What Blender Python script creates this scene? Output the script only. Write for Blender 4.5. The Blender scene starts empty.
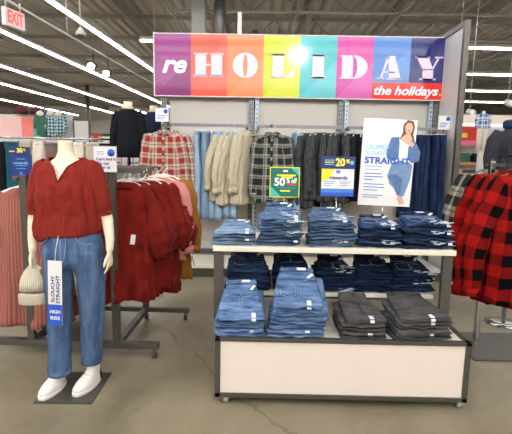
import bpy, math, random
from math import sin, cos, pi, radians as R
from mathutils import Vector, Matrix, noise as mnoise
SC = bpy.context.scene
COL = SC.collection
random.seed(7)

# ------------------------------------------------------------ camera, world, exposure
cd = bpy.data.cameras.new('camera'); cam = bpy.data.objects.new('camera', cd); COL.objects.link(cam)
cd.sensor_fit = 'HORIZONTAL'; cd.sensor_width = 36.0; cd.lens = 430/512*36.0; cd.clip_start = .05; cd.clip_end = 200
cam.location = (0, 0, 1.45)
cam.rotation_euler = (Matrix.Rotation(R(.5), 3, 'Z') @ Matrix.Rotation(R(90-7.94), 3, 'X') @ Matrix.Rotation(R(1.05), 3, 'Z')).to_euler()
SC.camera = cam
w = bpy.data.worlds.new('world'); SC.world = w; w.use_nodes = True
w.node_tree.nodes['Background'].inputs[0].default_value = (1, .97, .92, 1)
w.node_tree.nodes['Background'].inputs[1].default_value = .2
SC.view_settings.view_transform = 'Standard'; SC.view_settings.look = 'None'
SC.view_settings.exposure = 0.95; SC.view_settings.gamma = 1; SC.view_settings.use_curve_mapping = False
LIGHT_POWER = 13.0      # emission strength of the strip lights

# ------------------------------------------------------------ materials
def lin(c):
    return tuple(((v/255)/12.92 if v/255 <= .04045 else ((v/255+.055)/1.055)**2.4) for v in c) + (1,)
class N:
    def __init__(s, name):
        s.m = bpy.data.materials.new(name); s.m.use_nodes = True; s.t = s.m.node_tree
        s.b = s.t.nodes['Principled BSDF']
    def n(s, kind, **kw):
        x = s.t.nodes.new('ShaderNode'+kind)
        for k, v in kw.items():
            if k.startswith('i_'):
                x.inputs[k[2:].replace('_', ' ')].default_value = v
            else: setattr(x, k, v)
        return x
    def l(s, a, b): s.t.links.new(a, b)
    def math(s, op, a, b=None, clamp=False):
        x = s.t.nodes.new('ShaderNodeMath'); x.operation = op; x.use_clamp = clamp
        for i, v in enumerate((a, b)):
            if v is None: continue
            if isinstance(v, (int, float)): x.inputs[i].default_value = v
            else: s.l(v, x.inputs[i])
        return x.outputs[0]
    def mix(s, f, a, b):
        x = s.t.nodes.new('ShaderNodeMix'); x.data_type = 'RGBA'
        for sock, v in ((x.inputs[0], f), (x.inputs[6], a), (x.inputs[7], b)):
            if isinstance(v, (tuple, float, int)): sock.default_value = v
            else: s.l(v, sock)
        return x.outputs[2]
    def bump(s, h, strength=.3, dist=.01):
        x = s.n('Bump'); x.inputs['Strength'].default_value = strength; x.inputs['Distance'].default_value = dist
        s.l(h, x.inputs['Height']); s.l(x.outputs[0], s.b.inputs['Normal'])
def plain(name, c, rough=.5, metal=0, var=.06, scale=20, spec=None):
    k = N(name); tc = k.n('TexCoord'); no = k.n('TexNoise'); no.inputs['Scale'].default_value = scale
    k.l(tc.outputs['Object'], no.inputs['Vector'])
    c1 = lin(c); d = tuple(max(0, v*(1-var*2)) for v in c1[:3])+(1,); u = tuple(min(1, v*(1+var)) for v in c1[:3])+(1,)
    k.l(k.mix(no.outputs['Fac'], d, u), k.b.inputs['Base Color'])
    k.b.inputs['Roughness'].default_value = rough; k.b.inputs['Metallic'].default_value = metal
    if spec is not None: k.b.inputs['Specular IOR Level'].default_value = spec
    return k.m
def denim(name, dark, light, contrast=1.0, fleck=.25, grain=(5, 16, 1), obj=False):
    k = N(name); uv = k.n('UVMap') if not obj else k.n('TexCoord'); oi = k.n('ObjectInfo')
    usock = uv.outputs[0] if not obj else uv.outputs['Object']
    mp = k.n('Mapping'); k.l(usock, mp.inputs[0]); mp.inputs['Scale'].default_value = grain
    cb = k.n('CombineXYZ'); k.l(k.math('MULTIPLY', oi.outputs['Random'], 37.0), cb.inputs[0]); k.l(k.math('MULTIPLY', oi.outputs['Random'], 91.0), cb.inputs[2])
    k.l(cb.outputs[0], mp.inputs['Location'])
    a = k.n('TexNoise'); a.inputs['Scale'].default_value = 1.6; a.inputs['Detail'].default_value = 5; k.l(mp.outputs[0], a.inputs['Vector'])
    mp2 = k.n('Mapping'); k.l(usock, mp2.inputs[0]); mp2.inputs['Scale'].default_value = (320, 60, 1) if not obj else (200, 200, 40)
    b = k.n('TexNoise'); b.inputs['Scale'].default_value = 1.0; k.l(mp2.outputs[0], b.inputs['Vector'])
    f = k.math('ADD', k.math('MULTIPLY', k.math('SUBTRACT', a.outputs['Fac'], .5), 2.4*contrast), .5)
    f = k.math('ADD', f, k.math('MULTIPLY', k.math('SUBTRACT', b.outputs['Fac'], .5), fleck*2), True)
    hs = k.n('HueSaturation'); k.l(k.mix(f, lin(dark), lin(light)), hs.inputs['Color'])
    k.l(k.math('ADD', k.math('MULTIPLY', oi.outputs['Random'], .42), .76), hs.inputs['Value']); k.l(hs.outputs[0], k.b.inputs['Base Color'])
    k.b.inputs['Roughness'].default_value = .9; k.b.inputs['Specular IOR Level'].default_value = .15
    k.bump(a.outputs['Fac'], .5, .006)
    return k.m
def cloth(name, c, rib=0, sheen=0, var=.12, rough=.9, grain=None):
    k = N(name); uv = k.n('UVMap'); a = k.n('TexNoise'); a.inputs['Scale'].default_value = 14; a.inputs['Detail'].default_value = 4
    if grain:
        mp = k.n('Mapping'); k.l(uv.outputs[0], mp.inputs[0]); mp.inputs['Scale'].default_value = grain; k.l(mp.outputs[0], a.inputs['Vector']); a.inputs['Scale'].default_value = 1
    else: k.l(uv.outputs[0], a.inputs['Vector'])
    c1 = lin(c); d = tuple(v*(1-var*2) for v in c1[:3])+(1,); u = tuple(min(1, v*(1+var)) for v in c1[:3])+(1,)
    col = k.mix(a.outputs['Fac'], d, u)
    if rib:
        sx = k.n('SeparateXYZ'); k.l(uv.outputs[0], sx.inputs[0])
        wv = k.math('SINE', k.math('MULTIPLY', sx.outputs[0], rib)); wv = k.math('ADD', k.math('MULTIPLY', wv, .5), .5)
        col = k.mix(wv, tuple(v*.72 for v in d[:3])+(1,), col); k.bump(wv, .7, .004)
    else: k.bump(a.outputs['Fac'], .35, .004)
    k.l(col, k.b.inputs['Base Color']); k.b.inputs['Roughness'].default_value = rough
    k.b.inputs['Specular IOR Level'].default_value = .2
    if sheen: k.b.inputs['Sheen Weight'].default_value = sheen; k.b.inputs['Sheen Roughness'].default_value = .35; k.b.inputs['Sheen Tint'].default_value = tuple(min(1, v*2.5+.1) for v in c1[:3])+(1,)
    return k.m
def plaid(name, base, band, line, size=.09, w=.5, lw=.1):
    """base colour, broad band colour (half mixed where only one direction), thin line colour"""
    k = N(name); uv = k.n('UVMap'); sx = k.n('SeparateXYZ'); k.l(uv.outputs[0], sx.inputs[0])
    def stripe(o, off, wd):
        fr = k.math('FRACT', k.math('ADD', k.math('DIVIDE', o, size), off)); return k.math('LESS_THAN', fr, wd)
    bx, by = stripe(sx.outputs[0], 0, w), stripe(sx.outputs[1], 0, w)
    f = k.math('MULTIPLY', k.math('ADD', bx, by), .5)
    col = k.mix(f, lin(base), lin(band))
    if line:
        lx, ly = stripe(sx.outputs[0], .3, lw), stripe(sx.outputs[1], .3, lw)
        col = k.mix(k.math('MULTIPLY', k.math('ADD', lx, ly), .45), col, lin(line))
    no = k.n('TexNoise'); no.inputs['Scale'].default_value = 60; k.l(uv.outputs[0], no.inputs['Vector'])
    k.l(col, k.b.inputs['Base Color']); k.bump(no.outputs['Fac'], .3, .003)
    k.b.inputs['Roughness'].default_value = .92; k.b.inputs['Specular IOR Level'].default_value = .12
    return k.m
def emis(name, c, s):
    k = N(name); k.b.inputs['Base Color'].default_value = lin(c)
    k.b.inputs['Emission Color'].default_value = lin(c); k.b.inputs['Emission Strength'].default_value = s
    return k.m
M = {}
M['steel'] = plain('grey_steel', (98, 95, 89), .42, .55)
M['darksteel'] = plain('dark_steel', (86, 84, 78), .4, .4)
M['chrome'] = plain('chrome', (190, 190, 190), .15, 1)
M['rubber'] = plain('rubber', (70, 70, 70), .6)
M['caster'] = plain('caster_wheel_grey', (150, 150, 146), .4)
M['cream'] = plain('cream_board', (232, 219, 208), .35, var=.02)
M['shelf'] = plain('white_shelf', (232, 226, 208), .4, var=.02)
M['gwall'] = plain('gondola_back_panel', (192, 186, 178), .55, var=.03, scale=3)
M['panel'] = plain('end_panel_white', (200, 197, 195), .4, var=.03, scale=3)
M['slot'] = plain('slot_black', (25, 25, 25), .8)
M['upright'] = plain('upright_grey', (120, 120, 124), .45, .3)
M['uplight'] = plain('upright_pale', (170, 185, 195), .45, .2)
def slots(m, off, w):
    k = N.__new__(N); k.m = m; k.t = m.node_tree; k.b = k.t.nodes['Principled BSDF']
    old = k.b.inputs['Base Color'].links[0].from_socket
    tc = k.n('TexCoord'); sx = k.n('SeparateXYZ'); k.l(tc.outputs['Object'], sx.inputs[0])
    z = k.math('LESS_THAN', k.math('FRACT', k.math('DIVIDE', sx.outputs[2], .055)), .5)
    k.l(sx.outputs[0], tc.inputs[0]) if False else None
    x = k.math('LESS_THAN', k.math('ABSOLUTE', k.math('SUBTRACT', k.math('ABSOLUTE', sx.outputs[0]), off)), w)
    y = k.math('LESS_THAN', sx.outputs[1], -.015)
    k.l(k.mix(k.math('MULTIPLY', k.math('MULTIPLY', z, x), y), old, lin((28, 28, 30))), k.b.inputs['Base Color'])
M['upslot'] = plain('upright_grey_slotted', (120, 120, 124), .45, .3); slots(M['upslot'], .013, .005)
M['uplslot'] = plain('upright_pale_slotted', (170, 185, 195), .45, .2); slots(M['uplslot'], 0, .006)
M['hangclear'] = plain('hanger_clear_plastic', (205, 208, 208), .25)
M['hangwhite'] = plain('hanger_white_plastic', (236, 230, 222), .35)
M['mann'] = plain('mannequin_cream', (240, 224, 196), .38, var=.02)
M['white'] = plain('white_card', (232, 230, 228), .5, var=.02)
M['tagwhite'] = plain('tag_white', (240, 240, 238), .5, var=.02)
M['shoe'] = plain('white_canvas', (235, 230, 222), .65, var=.04)
M['sole'] = plain('white_rubber_sole', (240, 236, 228), .5, var=.02)
M['blue'] = plain('print_blue', (35, 90, 200), .45, var=.02)
M['navy'] = plain('print_navy', (30, 50, 125), .45, var=.03)
M['navy2'] = plain('print_dark_navy', (36, 48, 110), .45, var=.03)
M['yellow'] = plain('print_yellow', (240, 225, 60), .45, var=.02)
M['ltblue'] = plain('print_light_blue', (110, 190, 225), .45, var=.02)
M['midblue'] = plain('print_mid_blue', (70, 130, 210), .45, var=.02)
M['green'] = plain('print_green', (0, 112, 92), .45, var=.03)
M['teal'] = plain('print_teal', (70, 190, 175), .45, var=.03)
M['red'] = plain('print_red', (225, 55, 45), .45, var=.03)
M['coral'] = plain('print_coral', (240, 130, 115), .5, var=.03)
M['pinkp'] = plain('print_pale_pink', (235, 190, 185), .5, var=.03)
M['skin'] = plain('print_skin', (222, 170, 145), .5)
M['hair'] = plain('print_hair', (110, 75, 50), .5)
M['lip'] = plain('print_lip', (190, 80, 80), .5)
M['pdenim'] = plain('print_denim', (84, 120, 168), .5, var=.25, scale=30)
M['pdenim2'] = plain('print_denim_pale', (118, 150, 190), .5, var=.2, scale=30)
M['pdenim3'] = plain('print_denim_shadow', (70, 105, 155), .5, var=.2, scale=30)
M['black'] = plain('matt_black', (24, 24, 26), .7)
M['wood'] = plain('warm_wood', (205, 150, 100), .5, var=.2, scale=6)
M['ceilsteel'] = plain('ceiling_steel', (140, 132, 120), .6, .0)
M['colgrey'] = plain('painted_column', (128, 126, 122), .6)
M['beige'] = plain('beige_wall', (228, 218, 202), .7, var=.03, scale=2)
M['fixture'] = plain('pale_fixture', (205, 202, 196), .6)
M['greyboard'] = plain('grey_board', (196, 194, 192), .6)
M['exitred'] = emis('exit_red', (250, 70, 60), 1.0)
M['tube'] = emis('strip_light_glow', (251, 251, 252), LIGHT_POWER)
M['spotglow'] = emis('spot_lamp_glow', (215, 225, 255), 22)
# fabrics
M['j_light'] = denim('denim_light', (62, 92, 130), (144, 168, 194))
M['j_mid'] = denim('denim_mid', (30, 50, 84), (104, 132, 164))
M['j_front'] = denim('denim_front_blue', (44, 70, 114), (124, 152, 190))
M['j_dark'] = denim('denim_dark', (16, 28, 54), (58, 80, 116))
M['j_indigo'] = denim('denim_indigo', (12, 22, 46), (34, 52, 84))
M['j_grey'] = denim('denim_grey', (58, 57, 58), (104, 102, 102), .8)
M['j_man'] = denim('denim_mannequin', (50, 74, 110), (106, 134, 172), .7, grain=(14, 14, 2.2), obj=True)
M['j_hung'] = denim('denim_hung_pale', (112, 140, 168), (160, 184, 202), .6, grain=(22, 3, 1))
M['j_wall'] = denim('denim_wall_navy', (14, 24, 48), (40, 56, 90), grain=(20, 3, 1))
M['stitch'] = plain('stitch_thread', (190, 160, 110), .8)
M['stitchb'] = plain('stitch_thread_pale', (150, 172, 200), .8)
M['fray'] = plain('frayed_white_thread', (196, 208, 216), .9)
M['leather'] = plain('tan_leather_patch', (150, 110, 75), .7)
M['brass'] = plain('brass_button', (170, 130, 80), .3, .9)
M['velvet'] = cloth('red_velvet', (128, 28, 20), sheen=.5, var=.45, grain=(16, 3, 1))
M['blouse'] = cloth('brick_red_crinkle', (140, 42, 32), sheen=.25, var=.3, grain=(110, 7, 1))
M['pink'] = cloth('pink_rib_knit', (186, 116, 104), rib=300)
M['pink2'] = cloth('pink_velvet', (214, 140, 132), sheen=.3)
M['mustard'] = cloth('mustard_velvet', (150, 100, 40), sheen=.3)
M['beanie'] = cloth('cream_rib_knit', (232, 222, 200), rib=900, var=.05)
M['cardi'] = cloth('cream_cardigan', (214, 202, 174), rib=500, var=.08)
M['greyc'] = cloth('charcoal_marl', (84, 88, 88), rib=300, var=.35)
M['blackc'] = cloth('black_jersey', (24, 26, 32), var=.2)
M['navyc'] = cloth('navy_jersey', (34, 44, 70), var=.2)
M['denimj'] = cloth('grey_denim_jacket', (52, 52, 60), var=.2)
M['hood'] = cloth('navy_hood', (34, 52, 90), var=.2)
M['tealc'] = cloth('teal_cloth', (30, 90, 104), var=.2)
M['taupe'] = cloth('taupe_cloth', (120, 105, 98), var=.2)
M['sandc'] = cloth('sand_cloth', (190, 176, 156), var=.15)
M['greenc'] = cloth('sage_cloth', (70, 110, 92), var=.2)
M['creamc'] = cloth('pale_cloth', (222, 210, 195), var=.1)
M['floral'] = plaid('floral_navy', (30, 60, 90), (200, 215, 215), (40, 130, 130), .06, .4, .2)
M['redplaid'] = plaid('red_cream_plaid', (196, 178, 162), (142, 54, 48), (50, 34, 44), .125, .5, .12)
M['greyplaid'] = plaid('grey_cream_plaid', (156, 154, 144), (40, 44, 44), (16, 18, 20), .12, .62, .12)
M['greyplaid2'] = plaid('black_cream_plaid', (176, 168, 150), (42, 42, 42), (20, 20, 20), .16, .5, .12)
M['buffalo'] = plaid('red_black_buffalo', (158, 22, 17), (7, 5, 6), None, .165, .5)
M['blueplaid'] = plaid('blue_white_plaid', (228, 232, 236), (40, 100, 190), (20, 40, 90), .12, .4, .15)

def floor_mat():
    k = N('polished_concrete'); tc = k.n('TexCoord')
    a = k.n('TexNoise'); a.inputs['Scale'].default_value = .9; a.inputs['Detail'].default_value = 7; a.inputs['Roughness'].default_value = .62; a.inputs['Distortion'].default_value = .8
    k.l(tc.outputs['Object'], a.inputs['Vector'])
    b = k.n('TexNoise'); b.inputs['Scale'].default_value = 22; b.inputs['Detail'].default_value = 6; k.l(tc.outputs['Object'], b.inputs['Vector'])
    r = k.n('ValToRGB'); r.color_ramp.elements[0].position = .32; r.color_ramp.elements[0].color = lin((112, 103, 82))
    r.color_ramp.elements[1].position = .68; r.color_ramp.elements[1].color = lin((158, 148, 123)); k.l(a.outputs['Fac'], r.inputs[0])
    c = k.mix(k.math('MULTIPLY', b.outputs['Fac'], .32), r.outputs[0], lin((112, 102, 84)))
    # hairline cracks
    v = k.n('TexVoronoi', feature='DISTANCE_TO_EDGE'); v.inputs['Scale'].default_value = .33
    dn = k.n('TexNoise'); dn.inputs['Scale'].default_value = 3; dn.inputs['Detail'].default_value = 4; k.l(tc.outputs['Object'], dn.inputs['Vector'])
    vm = k.n('VectorMath', operation='SCALE'); k.l(dn.outputs['Color'], vm.inputs[0]); vm.inputs['Scale'].default_value = .35
    va = k.n('VectorMath', operation='ADD'); k.l(tc.outputs['Object'], va.inputs[0]); k.l(vm.outputs[0], va.inputs[1]); k.l(va.outputs[0], v.inputs['Vector'])
    cr = k.math('LESS_THAN', v.outputs['Distance'], .0035)
    c = k.mix(k.math('MULTIPLY', cr, .45), c, lin((84, 76, 62)))
    k.l(c, k.b.inputs['Base Color'])
    k.l(k.math('ADD', k.math('MULTIPLY', b.outputs['Fac'], .2), .26), k.b.inputs['Roughness'])
    k.bump(b.outputs['Fac'], .05, .003)
    return k.m
def ceil_mat():
    k = N('corrugated_deck'); tc = k.n('TexCoord'); wv = k.n('TexWave'); wv.inputs['Scale'].default_value = 1.1; wv.bands_direction = 'X'
    k.l(tc.outputs['Object'], wv.inputs['Vector']); k.bump(wv.outputs['Fac'], .9, .08)
    no = k.n('TexNoise'); no.inputs['Scale'].default_value = .6; k.l(tc.outputs['Object'], no.inputs['Vector'])
    k.l(k.mix(no.outputs['Fac'], lin((158, 148, 134)), lin((190, 180, 166))), k.b.inputs['Base Color']); k.b.inputs['Roughness'].default_value = .8
    return k.m
M['floor'] = floor_mat(); M['ceil'] = ceil_mat()

# ------------------------------------------------------------ mesh builder
class MB:
    def __init__(s): s.v = []; s.f = []; s.uv = []; s.sm = []
    def add(s, vs, fs, uvs=None, smooth=True):
        o = len(s.v); s.v += [tuple(v) for v in vs]
        for i, f in enumerate(fs):
            s.f.append([o+a for a in f]); s.sm.append(smooth)
            if uvs: s.uv.append([uvs(f, k) if callable(uvs) else uvs[i][k] for k in range(len(f))])
            else:
                s.uv.append([(vs[a][0]+vs[a][1], vs[a][2]) for a in f])
        return s
    def box(s, x0, x1, y0, y1, z0, z1, b=0.0):
        if b <= 0:
            vs = [(x, y, z) for x in (x0, x1) for y in (y0, y1) for z in (z0, z1)]
            fs = [(0, 1, 3, 2), (4, 6, 7, 5), (0, 4, 5, 1), (2, 3, 7, 6), (0, 2, 6, 4), (1, 5, 7, 3)]
            return s.add(vs, fs, smooth=False)
        import bmesh
        bm = bmesh.new(); bmesh.ops.create_cube(bm, size=1)
        for v in bm.verts: v.co = Vector(((x0+x1)/2+v.co.x*(x1-x0), (y0+y1)/2+v.co.y*(y1-y0), (z0+z1)/2+v.co.z*(z1-z0)))
        bmesh.ops.bevel(bm, geom=bm.edges[:], offset=b, segments=2, affect='EDGES', profile=.6)
        bm.verts.index_update(); vs = [v.co[:] for v in bm.verts]; fs = [[v.index for v in f.verts] for f in bm.faces]; bm.free()
        return s.add(vs, fs, smooth=False)
    def loft(s, rings, cap=True, closed=True, smooth=True, keep=None):
        n = len(rings[0]); m = len(rings); vs = [p for r in rings for p in r]
        V = [Vector(p) for p in vs]
        mid = rings[m//2]; arc = [0]
        for j in range(n): arc.append(arc[-1]+(Vector(mid[(j+1) % n])-Vector(mid[j])).length)
        cen = [sum((Vector(p) for p in r), Vector())/n for r in rings]; ln = [0]
        for i in range(1, m): ln.append(ln[-1]+max(1e-5, (Vector(rings[i][n//4])-Vector(rings[i-1][n//4])).length if (cen[i]-cen[i-1]).length < 1e-6 else (cen[i]-cen[i-1]).length))
        fs = []; us = []
        for i in range(m-1):
            for j in range(n if closed else n-1):
                k = (j+1) % n
                f = (i*n+j, i*n+k, (i+1)*n+k, (i+1)*n+j)
                if keep and not keep(sum((V[a] for a in f), Vector())/4): continue
                fs.append(f); us.append([(arc[j], -ln[i]), (arc[j+1], -ln[i]), (arc[j+1], -ln[i+1]), (arc[j], -ln[i+1])])
        if cap and closed:
            fs.append(tuple(range(n))[::-1]); us.append([(p[0], p[2]) for p in rings[0]][::-1])
            fs.append(tuple((m-1)*n+j for j in range(n))); us.append([(p[0], p[2]) for p in rings[-1]])
        return s.add(vs, fs, us, smooth)
    def tube(s, pts, r, n=8, cap=True, flat=None, wr=0, wk=5, seed=0):
        P = [Vector(p) for p in pts]; m = len(P)
        rr = r if isinstance(r, (list, tuple)) else [r]*m
        rings = []; up = None
        for i in range(m):
            t = (P[min(i+1, m-1)]-P[max(i-1, 0)]).normalized()
            if up is None:
                up = Vector((0, 1, 0)) if abs(t.y) < .9 else Vector((1, 0, 0))
            side = t.cross(up).normalized(); up = side.cross(t).normalized()
            fl = flat or 1
            ring = []
            for j in range(n):
                a = 2*pi*j/n; q = 1+wr*sin(wk*a+seed+i*.35)+wr*.6*sin(2*a+seed*2+i*1.1)
                ring.append(P[i]+side*(cos(a)*rr[i]*q)+up*(sin(a)*rr[i]*fl*q))
            rings.append(ring)
        return s.loft(rings, cap)
    def lathe(s, prof, c=(0, 0, 0), n=20, sy=1):
        return s.loft([[(c[0]+r*cos(2*pi*j/n), c[1]+sy*r*sin(2*pi*j/n), c[2]+z) for j in range(n)] for r, z in prof])
    def prism(s, poly, y0, y1):
        """polygon in XZ extruded between y0 and y1"""
        n = len(poly); vs = [(x, y0, z) for x, z in poly]+[(x, y1, z) for x, z in poly]
        fs = [tuple(range(n)), tuple(range(2*n-1, n-1, -1))]+[(j, n+j, n+(j+1) % n, (j+1) % n) for j in range(n)]
        return s.add(vs, fs, smooth=False)
    def ball(s, c, r, n=12, m=8):
        rx, ry, rz = (r, r, r) if isinstance(r, (int, float)) else r
        return s.loft([[(c[0]+rx*max(.02, sin(pi*i/m))*cos(2*pi*j/n), c[1]+ry*max(.02, sin(pi*i/m))*sin(2*pi*j/n), c[2]+rz*cos(pi*i/m)) for j in range(n)] for i in range(m+1)])
    def build(s, name, mat, parent=None, loc=None, rot=None):
        me = bpy.data.meshes.new(name); me.from_pydata(s.v, [], s.f)
        ul = me.uv_layers.new(name='UVMap'); li = 0
        flat = [c for f in s.uv for c in f]
        for k, c in enumerate(flat): ul.data[k].uv = c
        me.polygons.foreach_set('use_smooth', s.sm)
        me.update()
        for mm in (mat if isinstance(mat, list) else [mat]): me.materials.append(M[mm] if isinstance(mm, str) else mm)
        import bmesh
        bm = bmesh.new(); bm.from_mesh(me); bmesh.ops.recalc_face_normals(bm, faces=bm.faces[:]); bm.to_mesh(me); bm.free()
        o = bpy.data.objects.new(name, me); COL.objects.link(o)
        if parent: o.parent = parent
        if loc: o.location = loc
        if rot: o.rotation_euler = rot
        return o
def tag(o, label=None, cat=None, group=None, kind=None):
    if label: o['label'] = label
    if cat: o['category'] = cat
    if group: o['group'] = group
    if kind: o['kind'] = kind
    return o
def empty(name, loc=(0, 0, 0), rz=0, label=None, cat=None, group=None, rot=None):
    o = bpy.data.objects.new(name, None); COL.objects.link(o); o.location = loc; o.empty_display_size = .1
    o.rotation_euler = rot if rot else (0, 0, rz)
    return tag(o, label, cat, group)
def copy_tree(o, parent=None):
    c = o.copy(); COL.objects.link(c); c.parent = parent
    if parent: c.matrix_parent_inverse = o.matrix_parent_inverse.copy()
    for ch in [x for x in bpy.data.objects if x.parent is o]: copy_tree(ch, c)
    return c
def dup(o, loc, rot=None, label=None, group=None):
    c = copy_tree(o); c.location = loc
    if rot is not None: c.rotation_euler = rot if isinstance(rot, tuple) else (0, 0, rot)
    if label: c['label'] = label
    if group: c['group'] = group
    return c
def struct(o): o['kind'] = 'structure'; return o
FONT = None
def text(name, body, size, mat, parent, loc, rot=(pi/2, 0, 0), align='CENTER', shear=0, bold=0, sx=1, ext=.0006, spacing=1, width=None):
    cu = bpy.data.curves.new('tmp', 'FONT'); cu.body = body; cu.size = size; cu.align_x = align; cu.align_y = 'CENTER'
    cu.shear = shear; cu.offset = bold; cu.extrude = ext; cu.space_character = spacing; cu.resolution_u = 3
    o = bpy.data.objects.new('tmp', cu); COL.objects.link(o)
    dg = bpy.context.evaluated_depsgraph_get(); me = bpy.data.meshes.new_from_object(o.evaluated_get(dg)); me.name = name
    bpy.data.objects.remove(o); me.materials.clear(); me.materials.append(M[mat])
    if width:
        xs = [v.co.x for v in me.vertices]; sx = width/(max(xs)-min(xs))
    for v in me.vertices: v.co.x *= sx
    t = bpy.data.objects.new(name, me); COL.objects.link(t); t.parent = parent; t.location = loc; t.rotation_euler = rot
    return t
CRT = bpy.data.textures.new('cloth_creases', 'CLOUDS'); CRT.noise_scale = .07; CRT.noise_depth = 3
def crease(o, s=.02, tex=None):
    m = o.modifiers.new('creases', 'DISPLACE'); m.texture = tex or CRT; m.strength = s; m.mid_level = .5
    return o
def nz(x, y=0, z=0): return mnoise.noise(Vector((x, y, z)))

# ------------------------------------------------------------ the room
struct(MB().box(-24, 24, -8, 36, -.1, 0).build('floor', 'floor'))
struct(MB().box(-24, 24, -8, 36, 5.3, 5.4).build('ceiling', 'ceil'))
struct(MB().box(-24, 24, 36, 36.2, 0, 5.3).build('wall_back', 'beige'))
struct(MB().box(-24, 24, -8.2, -8, 0, 5.3).build('wall_front', 'beige'))
struct(MB().box(-24.2, -24, -8, 36, 0, 5.3).build('wall_left', 'beige'))
struct(MB().box(24, 24.2, -8, 36, 0, 5.3).build('wall_right', 'beige'))
# open web joists crossing the store, and beams running into depth
def joist(i, y, x0=-24, x1=24):
    b = MB(); b.box(x0, x1, y-.05, y+.05, 5.2, 5.3); b.box(x0 if y > 16 else -2.2, x1, y-.04, y+.04, 4.72, 4.77)
    x0 = -1.9; n = int((x1-x0)/.55)
    for k in range(n):
        a, c = x0+k*.55, x0+(k+1)*.55
        z0, z1 = (4.76, 5.22) if k % 2 else (5.22, 4.76)
        b.tube([(a, y, z0), (c, y, z1)], .016, 4)
    struct(b.build('trim_%d' % i, 'ceilsteel'))
i = 1
for y in (6.4, 8.6, 10.4, 12.6, 14.8, 17.6, 21, 25, 30): joist(i, y); i += 1
for x in (-20, -12.6, -8, -3.6, -1.2, 1.2, 3.4, 5.6, 8.2, 11, 15):
    b = MB(); b.box(x-.05, x+.05, -8, 36, 5.0, 5.3); struct(b.build('trim_%d' % i, 'ceilsteel')); i += 1
# conduits
for x, z in ((-2.2, 4.66), (.6, 4.6), (2.9, 4.64), (6.8, 4.62)):
    struct(MB().tube([(x, -8, z), (x+.3, 36, z)], .022, 6).build('trim_%d' % i, 'ceilsteel')); i += 1
struct(MB().box(-1.42, -1.16, 8.9, 9.16, 0, 5.3).build('trim_%d' % i, 'colgrey')); i += 1
struct(MB().tube([(-.86, 8.9, 3.0), (-.86, 8.9, 5.3)], .11, 14).build('trim_%d' % i, 'darksteel')); i += 1
struct(MB().tube([(-9.75, 24.6, 0), (-9.75, 24.6, 5.3)], .11, 12).build('trim_%d' % i, 'darksteel')); i += 1
struct(MB().box(-.5, -.42, 8.7, 8.78, 3.4, 4.2).build('trim_%d' % i, 'panel')); i += 1
struct(MB().tube([(-.16, 8.7, 2.9), (-.16, 8.7, 3.86)], .06, 10).build('trim_%d' % i, 'black')); i += 1

def strip(a, b, label):
    a = Vector(a); b = Vector(b); d = (b-a).normalized(); L = (b-a).length
    o = empty('strip_light', a, math.atan2(d.y, d.x), label, 'ceiling light', 'long strip lights under the store ceiling')
    MB().box(0, L, -.06, .06, .03, .10).build('housing', 'fixture', o)
    MB().box(0, L, -.036, .036, -.01, .03).build('diffuser', 'tube', o)
    k = .6
    while k < L: MB().tube([(k, 0, .08), (k, 0, 1.0)], .006, 4).build('suspension_wire', 'ceilsteel', o); k += 5.4
t = math.tan(R(2.7))
names = ['nearest', 'second', 'third', 'fourth', 'fifth']
for k, x in enumerate((-4.46, -6.75, -9.45, -11.85, -15.4)):
    strip((x-3*t, -3, 4.3), (x+33*t, 33, 4.3), 'white strip light running into depth, '+names[k]+' row left of the banner')
for k, (y, lab) in enumerate([(-7.2, 'added front fill, last row far behind the viewer'), (-6.0, 'added front fill, sixth row behind the viewer'), (-4.8, 'added front fill, fifth row behind the viewer'), (-3.6, 'added front fill, fourth row behind the viewer'), (-2.4, 'third row behind the viewer'), (-1.2, 'added front fill, second row behind the viewer'), (0, 'straight above the viewer'), (1.4, 'over the jeans table'), (4.4, 'over the denim wall'),  # rows behind the viewer added close together for front fill, except the third
        (7.75, 'above the banner, out of view'), (11.35, 'topmost of the crosswise rows right of the banner'), (14.7, 'second crosswise row down right of the banner'), (18.1, 'third crosswise row down right of the banner'), (21.4, 'lowest crosswise row right of the banner')]):
    strip((-3.1 if y > 5 else -7, y, 4.3), (16 if y > 5 else 8, y+.45, 4.3), 'white strip light running crosswise, '+lab)

# ------------------------------------------------------------ denim wall (gondola) with end panel
G = empty('wall_display_unit', (.45, 5.6, 0), 0, 'long grey shelving wall behind the jeans table with slotted uprights and white back panels', 'display unit')
gx = lambda x: x-.45
b = MB()
for a, c in ((-1.22, -.10), (-.10, 1.03), (1.03, 2.2)): b.box(gx(a+.035), gx(c-.035), .06, .09, .1, 2.95)
b.build('back_panel', 'gwall', G)
for x in (-1.25, -.13, 1.0, 2.2): MB().box(-.03, .03, -.02, .06, 0, 2.95).build('upright', 'upslot', G, (gx(x), 0, 0))
for x in (-.06, 1.07, 2.13): MB().box(-.022, .022, -.03, .05, 0, 2.3).build('pale_upright', 'uplslot', G, (gx(x), 0, 0))
for k, (a, c) in enumerate(((-1.24, -.12), (-.1, 1.0), (1.03, 2.18))):
    MB().box(gx(a), gx(c), -.56, .0, .11, .15, .004).build('base_deck', 'shelf', G)
    MB().box(gx(a), gx(c), -.54, -.50, 0, .11).build('kick_plate', 'darksteel', G)
    MB().box(gx(a), gx(c), -.02, .02, .19, .23).build('lower_rail', 'darksteel', G)
for a, c in ((-1.18, -.16), (-.06, .98), (1.04, 2.14)): MB().box(gx(a), gx(c), -.36, -.33, 1.80, 1.835).build('hanging_rail', 'upright', G)
for x in (-1.16, -.18, -.04, .96, 1.06, 2.12): MB().box(gx(x-.01), gx(x+.01), -.34, -.02, 1.79, 1.835).build('rail_bracket', 'upright', G)
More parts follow.
